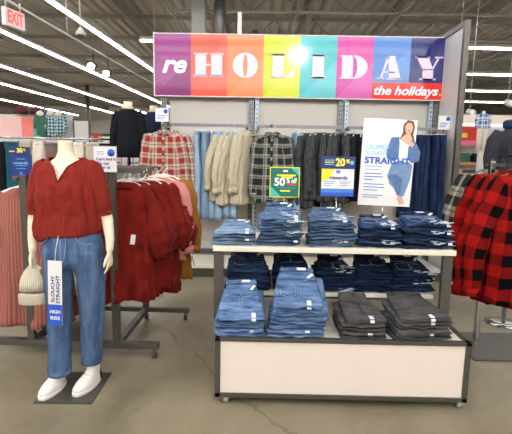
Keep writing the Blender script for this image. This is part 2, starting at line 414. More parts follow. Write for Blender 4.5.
# end panel on the right
EP = empty('end_panel', (2.24, 5.3, 0), 0, 'tall white end panel with grey metal frame at right end of denim wall', 'panel')
MB().box(-.012, .012, -.28, .28, .08, 2.93).build('panel_board', 'panel', EP)
fr = MB(); fr.box(-.03, .03, -.33, -.27, 0, 2.98, .004); fr.box(-.03, .03, .26, .32, 0, 2.98, .004); fr.box(-.03, .03, -.27, .26, 2.92, 2.98, .004); fr.box(-.03, .03, -.27, .26, 0, .08)
fr.build('panel_frame', 'steel', EP)

# ------------------------------------------------------------ banner sign
SG = empty('banner_sign', (-1.34, 5.53, 2.195), 0, 'long multicoloured reHOLIDAY the holidays. banner above the denim wall', 'sign')
SWD, SH = 3.605, .735
def glossy(name, c):
    m = plain(name, c, .09, var=.015); m.node_tree.nodes['Principled BSDF'].inputs['Specular IOR Level'].default_value = .3; return m
bc = [(140, 44, 120), (218, 82, 62), (208, 122, 74), (186, 196, 42), (70, 172, 178), (190, 72, 150), (80, 126, 190), (34, 42, 104)]
b2 = [(122, 38, 100), (222, 96, 76), (212, 134, 90), (198, 206, 66), (92, 182, 188), (196, 90, 162), (96, 142, 198), (48, 56, 118)]
pn = ['purple', 'coral', 'orange', 'yellow', 'turquoise', 'pink', 'light blue', 'navy']
pw = SWD/8
for k in range(8):
    o = MB().box(k*pw, (k+1)*pw, 0, .03, 0, SH).build('colour_panel', glossy('banner_'+pn[k].replace(' ', '_'), bc[k]), SG); o['label'] = pn[k]+' banner panel'
    up = k % 2 == 0
    tri = [(k*pw, 0), ((k+1)*pw, 0), ((k+1)*pw, SH*.62)] if k not in (1, 7) else [(k*pw, SH*.1), ((k+1)*pw, SH), ((k+1)*pw, SH*.1)]
    if k == 6: tri = [(k*pw, SH*.3), ((k+1)*pw, SH*.3), ((k+1)*pw, SH*.8)]
    MB().prism(tri, -.0012, .001).build('facet', glossy('facet_'+pn[k].replace(' ', '_'), b2[k]), o)
MB().box(6*pw, SWD, -.003, .001, 0, .2).build('red_strip', glossy('banner_red', (226, 54, 44)), SG)
fr = MB(); fr.box(-.015, SWD+.015, -.004, .035, SH, SH+.012); fr.box(-.015, SWD+.015, -.004, .035, -.012, 0); fr.box(-.015, 0, -.004, .035, 0, SH); fr.build('sign_frame', 'fixture', SG)
M['letter'] = plain('letter_lilac', (222, 204, 222), .5, var=.02)
M['lettw'] = plain('letter_white', (240, 232, 238), .5, var=.02)
def LX(px): return (px-155)/290*SWD
def letters():
    z0, z1 = .235, .515; h = z1-z0; t = .018
    def put(polys):
        b = MB()
        for p in polys: b.prism(p, -.006, .001)
        b.build('letter', 'letter', SG)
    def rc(a, c, e, f): return [(a, e), (c, e), (c, f), (a, f)]
    a, c = LX(194), LX(224); s = .135
    put([rc(a+.02, a+.02+s, z0+t*.5, z1-t*.5), rc(c-.02-s, c-.02, z0+t*.5, z1-t*.5), rc(a, a+s+.04, z0, z0+t), rc(a, a+s+.04, z1-t, z1), rc(c-s-.04, c, z0, z0+t), rc(c-s-.04, c, z1-t, z1), rc(a+s, c-s, z0+h/2-.01, z0+h/2+.01)])
    # O: fat with a narrow slit
    a, c = LX(233), LX(258); cx = (a+c)/2; rx = (c-a)/2; m = z0+h/2
    n = 22
    def half(sg):
        out = [(cx+sg*rx*cos(-pi/2+pi*q/n), m+(h/2+.01)*sin(-pi/2+pi*q/n)) for q in range(n+1)]
        inn = [(cx+sg*.028*cos(pi/2-pi*q/n), m+(h/2-.008)*sin(pi/2-pi*q/n)) for q in range(n+1)]
        return out+inn
    put([[p for p in half(1)], [p for p in half(-1)][::-1]])
    # L
    a, c = LX(271), LX(294)
    put([rc(a+.02, a+.02+s, z0, z1), rc(a, a+s+.04, z1-t, z1), rc(a, a+.05, z0, z0+t), [(a+s, z0), (c, z0), (c, z0+.12), (c-.016, z0+.12), (c-.07, z0+.03), (a+s, z0+t)]])
    # I
    a, c = LX(309.5), LX(326.5)
    put([rc(a+.035, c-.035, z0, z1), rc(a, c, z0, z0+t), rc(a, c, z1-t, z1)])
    # D
    a, c = LX(340), LX(367); bx = a+.16
    bowl = [(bx+(c-bx)*cos(-pi/2+pi*q/n), m+h/2*sin(-pi/2+pi*q/n)) for q in range(n+1)]
    inn = [(bx+.05*cos(pi/2-pi*q/n), m+(h/2-.016)*sin(pi/2-pi*q/n)) for q in range(n+1)]
    put([rc(a+.02, a+.02+s, z0, z1), rc(a, a+.03, z0, z0+t), rc(a, a+.03, z1-t, z1), rc(a+s, bx, z0, z0+t), rc(a+s, bx, z1-t, z1), bowl+inn])
    # A
    a, c = LX(377), LX(402); ap = (a+c)/2+.0
    put([[(ap-.04, z1), (ap+.05, z1), (c-.02, z0+t*.5), (c-.02-.145, z0+t*.5), (ap-.03, z1-.06)], [(a+.03, z0), (a+.05, z0), (ap-.012, z1-.01), (ap-.04, z1)], rc(a, a+.09, z0, z0+t), rc(c-.2, c, z0, z0+t), rc(a+.075, ap+.06, z0+.08, z0+.095)])
    # Y
    a, c = LX(413.5), LX(441); cx = (a+c)/2-.005
    put([rc(cx-.065, cx+.065, z0, z0+.13), [(a+.015, z1), (a+.16, z1), (cx+.065, z0+.12), (cx-.065, z0+.12)], [(c-.06, z1), (c-.035, z1), (cx+.065, z0+.13), (cx+.045, z0+.13)], rc(a, a+.18, z1-t, z1), rc(c-.1, c, z1-t, z1), rc(cx-.1, cx+.1, z0, z0+t)])
letters()
text('lettering', 're', .30, 'lettw', SG, (LX(173.5), -.004, .37), shear=.3, bold=.009, width=.31)
text('lettering', 'the holidays', .15, 'lettw', SG, (LX(405.5), -.006, .098), shear=.3, bold=.0042, width=.80)
MB().ball((LX(440.5), -.005, .058), (.013, .004, .013)).build('full_stop', 'yellow', SG)

# ------------------------------------------------------------ spot lamp that glints on the banner
SP = empty('track_spotlight', (.842, .18, 3.92), 0, 'white track spotlight above the viewer that glints on the banner', 'spotlight')
MB().tube([(0, 0, 0), (0, 0, 1.3)], .008, 5).build('stem', 'ceilsteel', SP)
MB().tube([(0, -.08, .03), (0, .1, -.02)], [.07, .085], 16).build('can', 'fixture', SP)
MB().ball((0, .12, -.03), (.06, .02, .06)).build('lens', 'spotglow', SP)
sl = bpy.data.lights.new('spot', 'SPOT'); sl.energy = 200; sl.spot_size = R(70); sl.spot_blend = .8; sl.shadow_soft_size = .06; sl.color = (1, .98, .95)
so = bpy.data.objects.new('lamp', sl); COL.objects.link(so); so.parent = SP; so.location = (0, .16, -.04)
so.rotation_euler = (Vector((.433, 5.53, 2.66))-Vector((.842, .34, 3.88))).to_track_quat('-Z', 'Y').to_euler()

# ------------------------------------------------------------ the jeans table
T = empty('display_table', (.495, 2.72, 0), 0, 'wheeled grey steel table with cream front board and two white shelves of folded jeans', 'display table')
tx = lambda x: x-.495
ty = lambda y: y-2.72
X0, X1, Y0, Y1 = -.245, 1.235, 2.36, 3.16
fr = MB()
for y in (Y0, Y1-.035):
    fr.box(tx(X0), tx(X1), ty(y), ty(y+.035), .395-.004, .425-.012, .002); fr.box(tx(X0), tx(X1), ty(y), ty(y+.035), .045, .072, .002)
    for x in (X0, X1-.032): fr.box(tx(x), tx(x+.032), ty(y), ty(y+.035), .045, .413, .002)
for x in (X0, X1-.032): fr.box(tx(x), tx(x+.032), ty(Y0), ty(Y1), .391, .413, .002); fr.box(tx(x), tx(x+.032), ty(Y0), ty(Y1), .045, .072, .002)
fr.build('base_frame', 'darksteel', T)
MB().box(tx(X0+.032), tx(X1-.032), ty(Y0+.008), ty(Y0+.02), .072, .391).build('front_board', 'cream', T)
MB().box(tx(X0+.032), tx(X1-.032), ty(Y1-.02), ty(Y1-.008), .072, .391).build('back_board', 'cream', T)
for x in (X0+.01, X1-.022): MB().box(tx(x), tx(x+.012), ty(Y0+.035), ty(Y1-.035), .072, .391).build('side_board', 'cream', T)
MB().box(tx(X0+.03), tx(X1-.03), ty(Y0+.03), ty(Y1-.03), .385, .405).build('base_shelf', 'shelf', T)
PX0, PX1 = -.288, 1.232
for x0 in (PX0, PX1-.062):
    MB().box(tx(x0), tx(x0+.062), ty(2.675), ty(2.71), .40, .86, .003).build('post', 'steel', T)
for x0 in (-.21, 1.12):
    MB().box(tx(x0), tx(x0+.05), ty(3.13), ty(3.165), .40, .86, .003).build('post', 'steel', T)
MB().box(tx(PX0-.004), tx(PX1+.006), ty(2.65), ty(3.19), .857, .89, .004).build('top_shelf', 'shelf', T)
MB().box(tx(PX0+.06), tx(PX1-.06), ty(2.79), ty(3.16), .53, .555, .003).build('middle_shelf', 'shelf', T)
for x in (X0+.065, X1-.035):
    for y in (Y0+.026, Y1-.06):
        c = MB().box(tx(x)-.022, tx(x)+.022, ty(y)-.02, ty(y)+.02, .035, .05, .002).tube([(tx(x)-.012, ty(y), .042), (tx(x)-.012, ty(y)+.008, .022)], .009, 6).build('caster', 'chrome', T)
        MB().tube([(tx(x)-.014, ty(y), .024), (tx(x)+.014, ty(y), .024)], .0235, 16).build('wheel', 'caster', c)

# ------------------------------------------------------------ folded jeans
def jean_mesh(w, l, th, seed, back=0.0, taper=.16):
    """folded pair: local x across, y 0 (front fold) .. l (waist), z 0 .. th"""
    nx, nt = 18, 26; rings = []
    for i in range(nx+1):
        s = -1+2*i/nx; e = 1-max(0, abs(s)-.82)/.18; e = max(.25, math.sqrt(max(0, e*(2-e)))) if abs(s) > .82 else 1
        ring = []
        for j in range(nt):
            a = 2*pi*j/nt; ca, sa = cos(a), sin(a)
            y = .5+.5*(abs(ca)**.5)*(1 if ca > 0 else -1)
            zz = .5+.5*(abs(sa)**.8)*(1 if sa > 0 else -1)*e
            # fold of two layers at the front and creases on the sides
            if y < .2: y += .045*(math.exp(-((zz-.5)/.13)**2))+.02*sin(9*zz+seed)
            hgt = th+back*y
            wx = w/2*(1-taper*max(0, y)**1.5+.03*sin(5*y+seed)+.03*nz(seed, y*3, zz*3))
            x = s*wx; yy = y*l+.010*nz(s*2.2, seed*1.7, 0)*(1-y)+.012*nz(s*1.6, seed+5, zz)
            z = zz*hgt+.007*nz(s*2.2+seed, y*3, 1.5)*(1+zz)+.003*nz(s*7+seed, y*9, 2.5)
            if abs(s) > .9: z += .002*sin(20*y+seed)
            ring.append((x, yy, z))
        rings.append(ring)
    b = MB(); n = nt
    vs = [p for r in rings for p in r]; fs = []; us = []
    for i in range(nx):
        for j in range(nt):
            k = (j+1) % nt; f = (i*n+j, i*n+k, (i+1)*n+k, (i+1)*n+j); fs.append(f)
            us.append([(vs[q][0], vs[q][1]+vs[q][2]*1.5) for q in f])
    fs.append(tuple(range(n))); us.append([(vs[q][1], vs[q][2]) for q in fs[-1]])
    fs.append(tuple(nx*n+j for j in range(n))[::-1]); us.append([(vs[q][1], vs[q][2]) for q in fs[-1]])
    return b.add(vs, fs, us)
def make_jean(w, l, th, seed, mat, top, back=0, fray=False, tagged=True, sticker=.2, seam='stitchb', parts=True):
    rt = empty('folded_jeans', cat='jeans')
    jean_mesh(w, l, th, seed, back, .34 if top else .16).build('folded_denim', mat, rt)
    if not parts: return rt
    zt = lambda y: th+back*y/l+.0015
    rnd = random.Random(seed)
    if sticker is not None:
        x = w*sticker; s = MB()
        if top: s.loft([[(x-.012, y, zt(y)+.001), (x+.012, y, zt(y)+.001), (x+.012, y, zt(y)-.002), (x-.012, y, zt(y)-.002)] for y in (.012, .03, .05)], smooth=False)
        s.loft([[(x-.012, -.001+yy, z), (x+.012, -.001+yy, z), (x+.012, .006+yy, z), (x-.012, .006+yy, z)] for yy, z in ((.0035, th*.22), (-.0005, th*.5), (.004, th*.8))], smooth=False)
        s.build('size_sticker', 'tagwhite', rt)
    if top:
        # yoke seam, pocket outlines, waistband with tag
        st = MB()
        for sx in (-1, 1):
            px = sx*w*.19; q = [(px-.045, .20*l/.36), (px-.045, .10*l/.36), (px, .075*l/.36), (px+.045, .10*l/.36), (px+.045, .20*l/.36), (px-.045, .20*l/.36)]
            st.tube([(x, y, zt(y)+.0005) for x, y in q], .0013, 4)
        st.tube([(-w*.39, l*.70, zt(l*.7)), (0, l*.63, zt(l*.63)+.001), (w*.39, l*.70, zt(l*.7))], .0013, 4)
        st.tube([(0, l*.63, zt(l*.63)+.001), (0, l*.2, zt(l*.2)+.001)], .0013, 4)
        st.build('seam_stitching', seam, rt)
        wb = MB(); n = 13
        wb.loft([[(w*.345*s*1.0, l*.93+.014*cos(s*1.5)+d, zt(l)+h) for d, h in ((-.017, -.006), (-.017, .005), (.017, .006), (.017, -.006))] for s in [-1+2*i/(n-1) for i in range(n)]], smooth=False)
        wb.build('waistband', mat, rt)
        for x in (-.3*w, 0, .3*w): MB().box(x-.004, x+.004, l*.93-.012, l*.93+.03, zt(l)-.004, zt(l)+.009).build('belt_loop', mat, rt)
        if tagged:
            MB().box(-.03+w*.1, .03+w*.1, l*.93, l*.93+.024, zt(l)+.005, zt(l)+.008).build('paper_label', 'tagwhite', rt)
            a = rnd.uniform(.5, .9)
            MB().prism([(-.009, 0), (.009, 0), (.009, .045), (-.009, .045)], -.001, .001).build('hang_tag', 'tagwhite', rt, (w*.22, l*.72, zt(l*.75)+.005), (-pi/2+.12, 0, -a))
    if fray:
        f = MB()
        for k in range(16):
            x = rnd.uniform(.0, .40)*w; y = rnd.uniform(-.004, .05) if not top else rnd.uniform(.0, .13)
            z = zt(y)+.001 if top or y > .01 else rnd.uniform(.2, .9)*th
            L = rnd.uniform(.02, .06); a = rnd.uniform(-.5, .5)
            f.tube([(x, y-.002, z), (x+L/2*cos(a), y+L/2*sin(a)*.5-.003, z+rnd.uniform(-.003, .002)), (x+L*cos(a), y+L*sin(a)*.5-.001, z)], rnd.uniform(.0014, .0042), 4)
        f.build('frayed_threads', 'fray', rt)
    return rt
ORD = ['bottom', 'second', 'third', 'fourth', 'fifth', 'sixth', 'seventh', 'eighth', 'ninth', 'tenth', 'eleventh', 'twelfth', 'thirteenth']
def stack(cx, cy, z, n, w, l, th, mat, where, colour, tilt=0, seed=1, fray=(), yaw=0, topdrop=None, sticker=.2, seam='stitchb', step=0, tagged=True, jit=1):
    rnd = random.Random(seed*13)
    protos = [make_jean(w, l, th, seed*3.1+k*7.7, mat, False, back=tilt*l, fray=(k in fray), sticker=(sticker if k == 1 else None)) for k in range(min(3, n-1))]
    for i in range(n):
        top = i == n-1
        lab = 'folded %s jeans, %s, %s' % (colour, 'topmost' if top else ('bottom pair' if i == 0 else ORD[i]+' from bottom'), where)
        if top: o = make_jean(w*.97, l*1.0, th*1.2, seed*5.3, mat, True, back=tilt*l*.5, fray=bool(fray), sticker=sticker, seam=seam, tagged=tagged)
        elif i < len(protos): o = protos[i]
        else: o = copy_tree(protos[rnd.randrange(len(protos))])
        a = yaw+rnd.uniform(-.07, .07)*jit
        if top: a = yaw
        dx = rnd.uniform(-.014, .014)*jit+step*i
        o.location = (cx+dx, cy+rnd.uniform(-.014, .012)*jit, z+.001+i*(th*.97+.0008)); o.rotation_euler = (i*tilt, rnd.uniform(-.018, .018), a); q_ = (1.07-.10*i/(n-1))*(1+rnd.uniform(-.03, .03)) if not top else 1; o.scale = (q_, 1+rnd.uniform(-.04, .04), 1)
        tag(o, lab, 'jeans', 'folded jeans, '+where)
# front row on the base
zb = .405
stack(-.105, 2.375, zb, 5, .295, .36, .0235, 'j_front', 'front left stack on table base', 'light blue', tilt=.075, seed=1, yaw=.05, sticker=.25)
stack(.235, 2.385, zb, 8, .315, .35, .0250, 'j_front', 'tall blue stack on table base', 'light blue', tilt=.052, seed=2, yaw=-.02, sticker=.2, step=.0015)
stack(.625, 2.385, zb, 5, .265, .36, .0235, 'j_grey', 'left grey stack on table base', 'charcoal grey', tilt=.022, seed=3, yaw=.06, sticker=.12, seam='rubber', tagged=False)
stack(.99, 2.375, zb, 6, .32, .36, .0235, 'j_grey', 'corner grey stack on table base', 'charcoal grey', tilt=.022, seed=4, yaw=.10, sticker=.12, seam='rubber', tagged=False, step=-.004)
# top shelf
zs = .89
stack(-.165, 2.675, zs, 4, .27, .27, .0235, 'j_light', 'short stack at left end of top shelf', 'pale blue', tilt=.022, seed=5, sticker=.3)
stack(.135, 2.675, zs, 8, .265, .29, .0225, 'j_mid', 'top shelf stack below the green sign', 'mid blue', tilt=.028, seed=6, fray=(2,), sticker=.38)
stack(.462, 2.685, zs, 8, .29, .27, .0215, 'j_mid', 'top shelf stack below yellow-blue sign', 'washed blue', tilt=.020, seed=7, fray=(1,), sticker=.3)
stack(.775, 2.685, zs, 6, .27, .27, .0230, 'j_dark', 'top shelf stack before the poster', 'dark blue', tilt=.018, seed=8, fray=(1,), yaw=-.05, sticker=.3)
stack(1.085, 2.68, zs, 7, .315, .27, .0225, 'j_dark', 'wide stack at top shelf right end', 'dark indigo', tilt=.02, seed=9, fray=(1,), yaw=.05, sticker=.38)
# middle shelf (deep navy)
zm = .555
stack(-.07, 2.80, zm, 7, .29, .30, .021, 'j_dark', 'leftmost middle shelf stack', 'dark navy', tilt=.03, seed=10, sticker=None)
stack(.22, 2.84, zm, 7, .24, .30, .023, 'j_indigo', 'second middle shelf stack from left', 'black-blue', tilt=.03, seed=11, sticker=None)
stack(.52, 2.81, zm, 6, .27, .30, .022, 'j_indigo', 'third middle shelf stack from left', 'black-blue', tilt=.03, seed=12, fray=(0,), sticker=None)
stack(.775, 2.81, zm, 7, .25, .30, .022, 'j_indigo', 'fourth middle shelf stack from left', 'black-blue', tilt=.03, seed=13, sticker=None)
stack(1.035, 2.80, zm, 6, .28, .30, .022, 'j_indigo', 'rightmost middle shelf stack', 'black-blue', tilt=.035, seed=14, fray=(0,), sticker=None)

# ------------------------------------------------------------ hanging garments
def hanger_mesh(wd=.2, clips=False, thick=False):
    b = MB()
    b.tube([(.0, 0, .0), (.018, 0, .012), (.028, 0, -.008), (.018, 0, -.028), (0, 0, -.04), (0, 0, -.07)], .0028, 6)
    hk = 1.6 if thick else 1
    if clips:
        b.tube([(-wd, 0, -.075), (wd, 0, -.075)], .005, 6)
        for s in (-1, 1): b.box(s*wd*.8-.015, s*wd*.8+.015, -.012, .012, -.12, -.07, .003)
    else:
        b.tube([(-wd, 0, -.135), (-wd*.5, 0, -.098), (0, 0, -.07), (wd*.5, 0, -.098), (wd, 0, -.135)], [.006*hk, .008*hk, .010*hk, .008*hk, .006*hk], 6)
        b.tube([(-wd, 0, -.135), (0, 0, -.15), (wd, 0, -.135)], .004, 6)
    return b
def shirt(name, mat, cat, L=.68, sh=.205, hem=.235, dep=.055, sleeve=.52, sr=(.075, .05), splay=.09, collar=True, placket=True, seed=1, hang='hangclear', puff=False, wr=.25, tags=False, neck=.07, openf=False, cr=.028):
    rt = empty(name, cat=cat)
    hanger_mesh(sh*.92, thick=hang == 'hangwhite').build('hanger', hang, rt)
    n = 40; rings = []
    zs_ = [(-.085, neck, .045), (-.095, neck+.02, .05), (-.115, sh*.66, dep*.9), (-.14, sh*.94, dep*.85), (-.17, sh*1.02, dep), (-.24, sh*1.0, dep*1.15)]
    for k in range(1, 13): f = k/12; zs_.append((-.24-(L-.14)*f, sh+(hem-sh)*f, dep*(1.15+.35*f)))
    for q, (z, a, d) in enumerate(zs_):
        f = max(0, (-z-.17)/L); ring = []
        for j in range(n):
            t = 2*pi*j/n; c, s = cos(t), sin(t)
            rx = a*(abs(c)**.8)*(1 if c >= 0 else -1); ry = d*(abs(s)**.8)*(1 if s >= 0 else -1)
            fo = wr*f*sin(7*t+seed+2*f)+wr*.6*f*sin(11*t+seed*2.3)+wr*.5*f*nz(c*3+seed, s*3, f*2)*2
            ring.append((rx*(1+.05*fo)+.008*nz(seed, f*4), ry*(1+fo)+.01*nz(c*2, seed, f*3), z+(.012*sin(3*t+seed)*f if q > 15 else 0)))
        rings.append(ring)
    dense = []
    for q in range(len(rings)-1):
        for u in (0, .5): dense.append([tuple(a_[k]*(1-u)+b_[k]*u for k in range(3)) for a_, b_ in zip(rings[q], rings[q+1])])
    dense.append(rings[-1])
    crease(MB().loft(dense).build('body', mat, rt), cr)
    for s in (-1, 1):
        P = [(s*sh*.5, -.004, -.128), (s*sh*.72, -.006, -.145)]; rr = [.022, .042]; m = 24
        for k in range(m+1):
            f = k/m; x = s*(sh*.90+splay*math.sin(min(1, f*1.3)*pi/2)+.01*nz(seed+s, f*4)); z = -.185-(sleeve)*f+.02*(1-f)*(1-f)
            P.append((x, -.012+.02*f*nz(seed*2, s), z))
            r = sr[0]*(1-f)+sr[1]*f
            if puff: r = sr[0]*(.75+.65*1.25*max(0, sin(pi*min(1, f**1.7*1.02)))**1.1) if f < .93 else sr[1]
            rr.append(r*(.82+.18*min(1, f*8)))
        sv = MB().tube(P, rr, 18, wr=.10, wk=4, seed=seed+s, flat=.72)
        sv = crease(sv.build('sleeve', mat, rt), cr*.8)
        if not puff and sleeve > .4:
            e = Vector(P[-1]); MB().tube([e+Vector((0, 0, .05)), e+Vector((0, 0, -.012))], [rr[-1]*1.07, rr[-1]*1.02], 18, flat=.75).build('cuff', mat, sv)
    if collar:
        b = MB(); ring = []
        for k in range(17):
            t = pi*1.5+.12+(2*pi-.24)*k/16; c, s = cos(t), sin(t)
            ring.append([(c*(neck+.004), s*.05, -.09), (c*(neck+.022), s*.066-.004, -.115-(.02 if s < -.6 else 0)), (c*(neck+.02), s*.062-.003, -.095), (c*(neck-.004), s*.045, -.07)])
        b.loft(ring, cap=True); b.build('collar', mat, rt)
    else:
        b = MB(); P = [(cos(2*pi*k/20)*(neck+.02), sin(2*pi*k/20)*.058, -.098-.018*(sin(2*pi*k/20) < -.2)) for k in range(21)]
        b.tube(P, .008, 6); b.build('neckband', mat, rt)
    if placket:
        p = MB().loft([[(-.014, y, z), (.014, y, z), (.014, y+.012, z), (-.014, y+.012, z)] for y, z in ((-.052, -.12), (-.066, -.2), (-dep*1.32, -.4), (-dep*1.5, -.17-L*.85))], smooth=False).build('placket', mat, rt)
        bt = MB()
        for k in range(6): bt.ball((0, -.058-.006*k-.004, -.17-k*L*.13), (.006, .003, .006), 8, 4)
        bt.build('buttons', 'white', p)
    if tags:
        MB().box(-.016, .016, -dep-.02, -dep-.017, -.52, -.45).build('price_tag', 'tagwhite', rt, (sh*.75, -.01, 0), (0, .15, 0))
    return rt
def pants(name, mat, cat, L=.95, w=.2, seed=1, d=.02, hang='hangclear'):
    rt = empty(name, cat=cat)
    hanger_mesh(w*.8, True).build('hanger', hang, rt)
    rings = []
    for k in range(17):
        f = k/16; z = -.09-L*f; ring = []
        a = w*(1+.12*f); dd = d*(1+.9*sin(min(1, f*2)*pi/2)*.6+.4*f)
        for j in range(28):
            t = 2*pi*j/28; c, s = cos(t), sin(t)
            pinch = 1-.45*f*math.exp(-(c*3)**2)
            ring.append((a*(abs(c)**.85)*(1 if c > 0 else -1), dd*(abs(s)**.8)*(1 if s > 0 else -1)*pinch*(1+.35*nz(c*3+seed, s, f*3))+.012*nz(seed, f*3), z+.006*sin(4*t+seed)*f))
        rings.append(ring)
    MB().loft(rings).build('legs', mat, rt)
    wb = MB().loft([[(w*1.02*(abs(cos(t))**.8)*(1 if cos(t) > 0 else -1), d*1.15*sin(t), z) for t in [2*pi*j/20 for j in range(20)]] for z in (-.085, -.125)])
    wb.build('waistband', mat, rt)
    return rt
RZ = 1.80-.0   # rail underside at the denim wall; hook loops over the rail
HY = 5.255
def hangrow(proto, xs, z, y, rots, labels, group, dy=0, vary=.05):
    rv = random.Random(len(labels)*7+int(abs(xs[0])*100))
    for i, (x, r, lb) in enumerate(zip(xs, rots, labels)):
        o = proto if i == 0 else copy_tree(proto)
        o.location = (x, y+dy*i+(rv.uniform(-.02, .02) if not dy else 0), z); o.rotation_euler = (0, 0, r); o.scale = (1, 1, 1+rv.uniform(-vary, vary)*(i > 0)); o['label'] = lb; o['group'] = group
def ordl(n): return (['leftmost', 'second from left', 'third from left', 'fourth from left', 'fifth from left', 'sixth from left', 'seventh from left', 'eighth from left', 'ninth from left'][:n-1]+['rightmost'])
# red plaid shirts, facing out at the left end
p = shirt('plaid_shirt', 'redplaid', 'shirt', L=.80, sh=.19, hem=.215, sleeve=.66, sr=(.078, .055), splay=.06, seed=3, cr=.035)
hangrow(p, [-1.13, -1.06], 1.81, 5.06, [.06, -.12], ['red and cream plaid shirt facing out at left end of the denim wall', 'second red and cream plaid shirt hanging just behind the front one'], 'red plaid shirts on the denim wall', dy=.13)
# face-out arm for them
struct_arm = MB().box(gx(-1.12), gx(-1.10), -.60, -.33, 1.815, 1.83).build('face_out_arm', 'upright', G)
MB().box(gx(.11), gx(.13), -.60, -.33, 1.815, 1.83).build('face_out_arm', 'upright', G)
# pale blue trousers
p = pants('hanging_jeans', 'j_hung', 'jeans', L=1.0, w=.14, seed=2, d=.028)
n = 8
hangrow(p, [-.76+k*.060 for k in range(n)], 1.825, HY, [pi/2+.25*sin(k*2.1) for k in range(n)], ['pale blue jeans between red plaid shirts and cream cardigans, '+o for o in ordl(n)], 'pale jeans on the wall rail')
# cream cardigans
p = shirt('cream_cardigan', 'cardi', 'cardigan', L=.80, sh=.19, hem=.24, dep=.05, sleeve=.58, sr=(.058, .042), splay=.10, collar=False, placket=False, seed=5, wr=.4, cr=.04)
n = 5
hangrow(p, [-.40+k*.062 for k in range(n)], 1.825, HY-.02, [pi/2-1.0+.12*k+.12*sin(k*2.6) for k in range(n)], ['cream knitted cardigan on the wall rail, '+o for o in ordl(n)], 'cream cardigans on the wall rail', vary=.10)
# grey plaid shirts
p = shirt('plaid_shirt', 'greyplaid', 'shirt', L=.80, sh=.175, hem=.195, sleeve=.64, sr=(.072, .052), splay=.045, seed=8, cr=.035)
hangrow(p, [.125, .15], 1.81, 5.06, [-.04, .1], ['grey and cream plaid shirt facing out behind the green 50% off sign', 'second grey and cream plaid shirt hanging behind the front grey plaid one'], 'grey plaid shirts on the denim wall', dy=.13)
p = pants('hanging_jeans', 'j_hung', 'jeans', L=1.0, w=.14, seed=6, d=.026)
hangrow(p, [.41, .455], 1.825, HY, [pi/2+.15, pi/2-.1], ['pale blue jeans right of the grey plaid shirt, the left one of two', 'pale blue jeans right of the grey plaid shirt, the one touching the charcoal cardigans'], 'two pale jeans beside charcoal cardigans')
# charcoal cardigans
p = shirt('charcoal_cardigan', 'greyc', 'cardigan', L=.84, sh=.2, hem=.215, dep=.045, sleeve=.64, sr=(.062, .045), splay=.03, collar=False, placket=False, seed=9, wr=.4, cr=.04)
n = 7
hangrow(p, [.545+k*.075 for k in range(n)], 1.825, HY, [pi/2-.6+.06*k+.15*sin(k*2.3) for k in range(n)], ['charcoal marl cardigan behind the yellow and blue sign, '+o for o in ordl(n)], 'charcoal cardigans on the wall rail', vary=.08)
p = shirt('long_sleeved_shirt', 'blackc', 'shirt', L=.74, sh=.2, hem=.22, dep=.05, sleeve=.62, sr=(.06, .05), splay=.03, collar=False, placket=False, seed=12)
n = 4
hangrow(p, [1.11+k*.075 for k in range(n)], 1.825, HY, [pi/2-.3+.15*k for k in range(n)], ['black long-sleeved top beside the large poster, '+o for o in ordl(n)], 'black tops behind the poster')
p = pants('hanging_jeans', 'j_wall', 'jeans', L=1.0, w=.19, seed=8, d=.03)
n = 6
hangrow(p, [1.76+k*.068 for k in range(n)], 1.825, HY, [pi/2+.2*sin(k*1.7) for k in range(n)], ['dark indigo jeans hanging right of the large poster, %s' % o for o in ordl(n)], 'dark jeans at right end of the wall rail')

# ------------------------------------------------------------ signs
def stand(parent, x, z0, z1, y=.006):
    MB().tube([(x, y, z0+.01), (x, y, z1)], .005, 6).build('stem', 'chrome', parent)
    MB().box(x-.05, x+.05, y-.035, y+.035, z0, z0+.006, .002).build('foot', 'chrome', parent)
# big poster
P = empty('poster', (.866, 3.03, .89), 0, 'white denim poster with a standing person in jeans and the word STRAIGHT', 'poster', rot=(0, R(1.6), 0))
W2, z0, z1 = .183, .235, .835
MB().box(-W2, W2, 0, .006, z0, z1).build('board', 'white', P)
stand(P, .0, .003, .30, .012)
text('lettering', 'CROPPED', .042, 'ltblue', P, (-.075, -.001, z1-.195), bold=.0008, width=.155)
text('lettering', 'SLOUCHY', .042, 'ltblue', P, (-.078, -.001, z1-.235), bold=.0008, width=.15)
text('lettering', 'STRAIGHT', .062, 'blue', P, (-.002, -.004, z1-.287), bold=.0018, width=.315)
for k, (wd, mt) in enumerate(((.115, 'ltblue'), (.10, 'ltblue'), (.12, 'blue'), (.13, 'blue'), (.06, 'blue'), (.14, 'midblue'), (.145, 'midblue'), (.10, 'midblue'))):
    z = z1-.33-k*.021-(.008 if k > 1 else 0)-(.01 if k > 4 else 0)
    MB().box(-.152, -.152+wd, -.001, .001, z, z+.006).build('small_print', mt, P)
for k, wd in enumerate((.14, .11)): MB().box(-.155, -.155+wd, -.001, .001, z0+.07-k*.015, z0+.075-k*.015).build('small_print', 'blue', P)
def flat(name, pts, mt, y, px=lambda u: (u-360)/54*.366-W2, pz=lambda v: z1-(v-121)/88*.6):
    # outline of a flat printed shape on the poster board
    return MB().prism([(px(a), pz(c)) for a, c in pts], -y, .001).build(name, mt, P)
flat('printed_hair', [(400, 126), (404, 121), (410, 122), (412, 128), (411, 135), (413, 142), (409, 146), (405, 138), (402, 141), (399, 147), (397, 141), (400, 134)], 'hair', .0008)
flat('printed_face', [(402, 128), (404, 124), (408, 124), (410, 128), (409, 133), (406, 136), (403, 133)], 'skin', .0012)
flat('printed_mouth', [(404.3, 131.2), (407.8, 131), (406.2, 132.6)], 'lip', .0015)
flat('printed_neck', [(399, 139), (405, 134), (408, 135), (411, 141), (404, 148), (397, 143)], 'skin', .0010)
flat('printed_top', [(397, 140), (405, 145), (409, 141), (408, 166), (397, 167)], 'white', .0011)
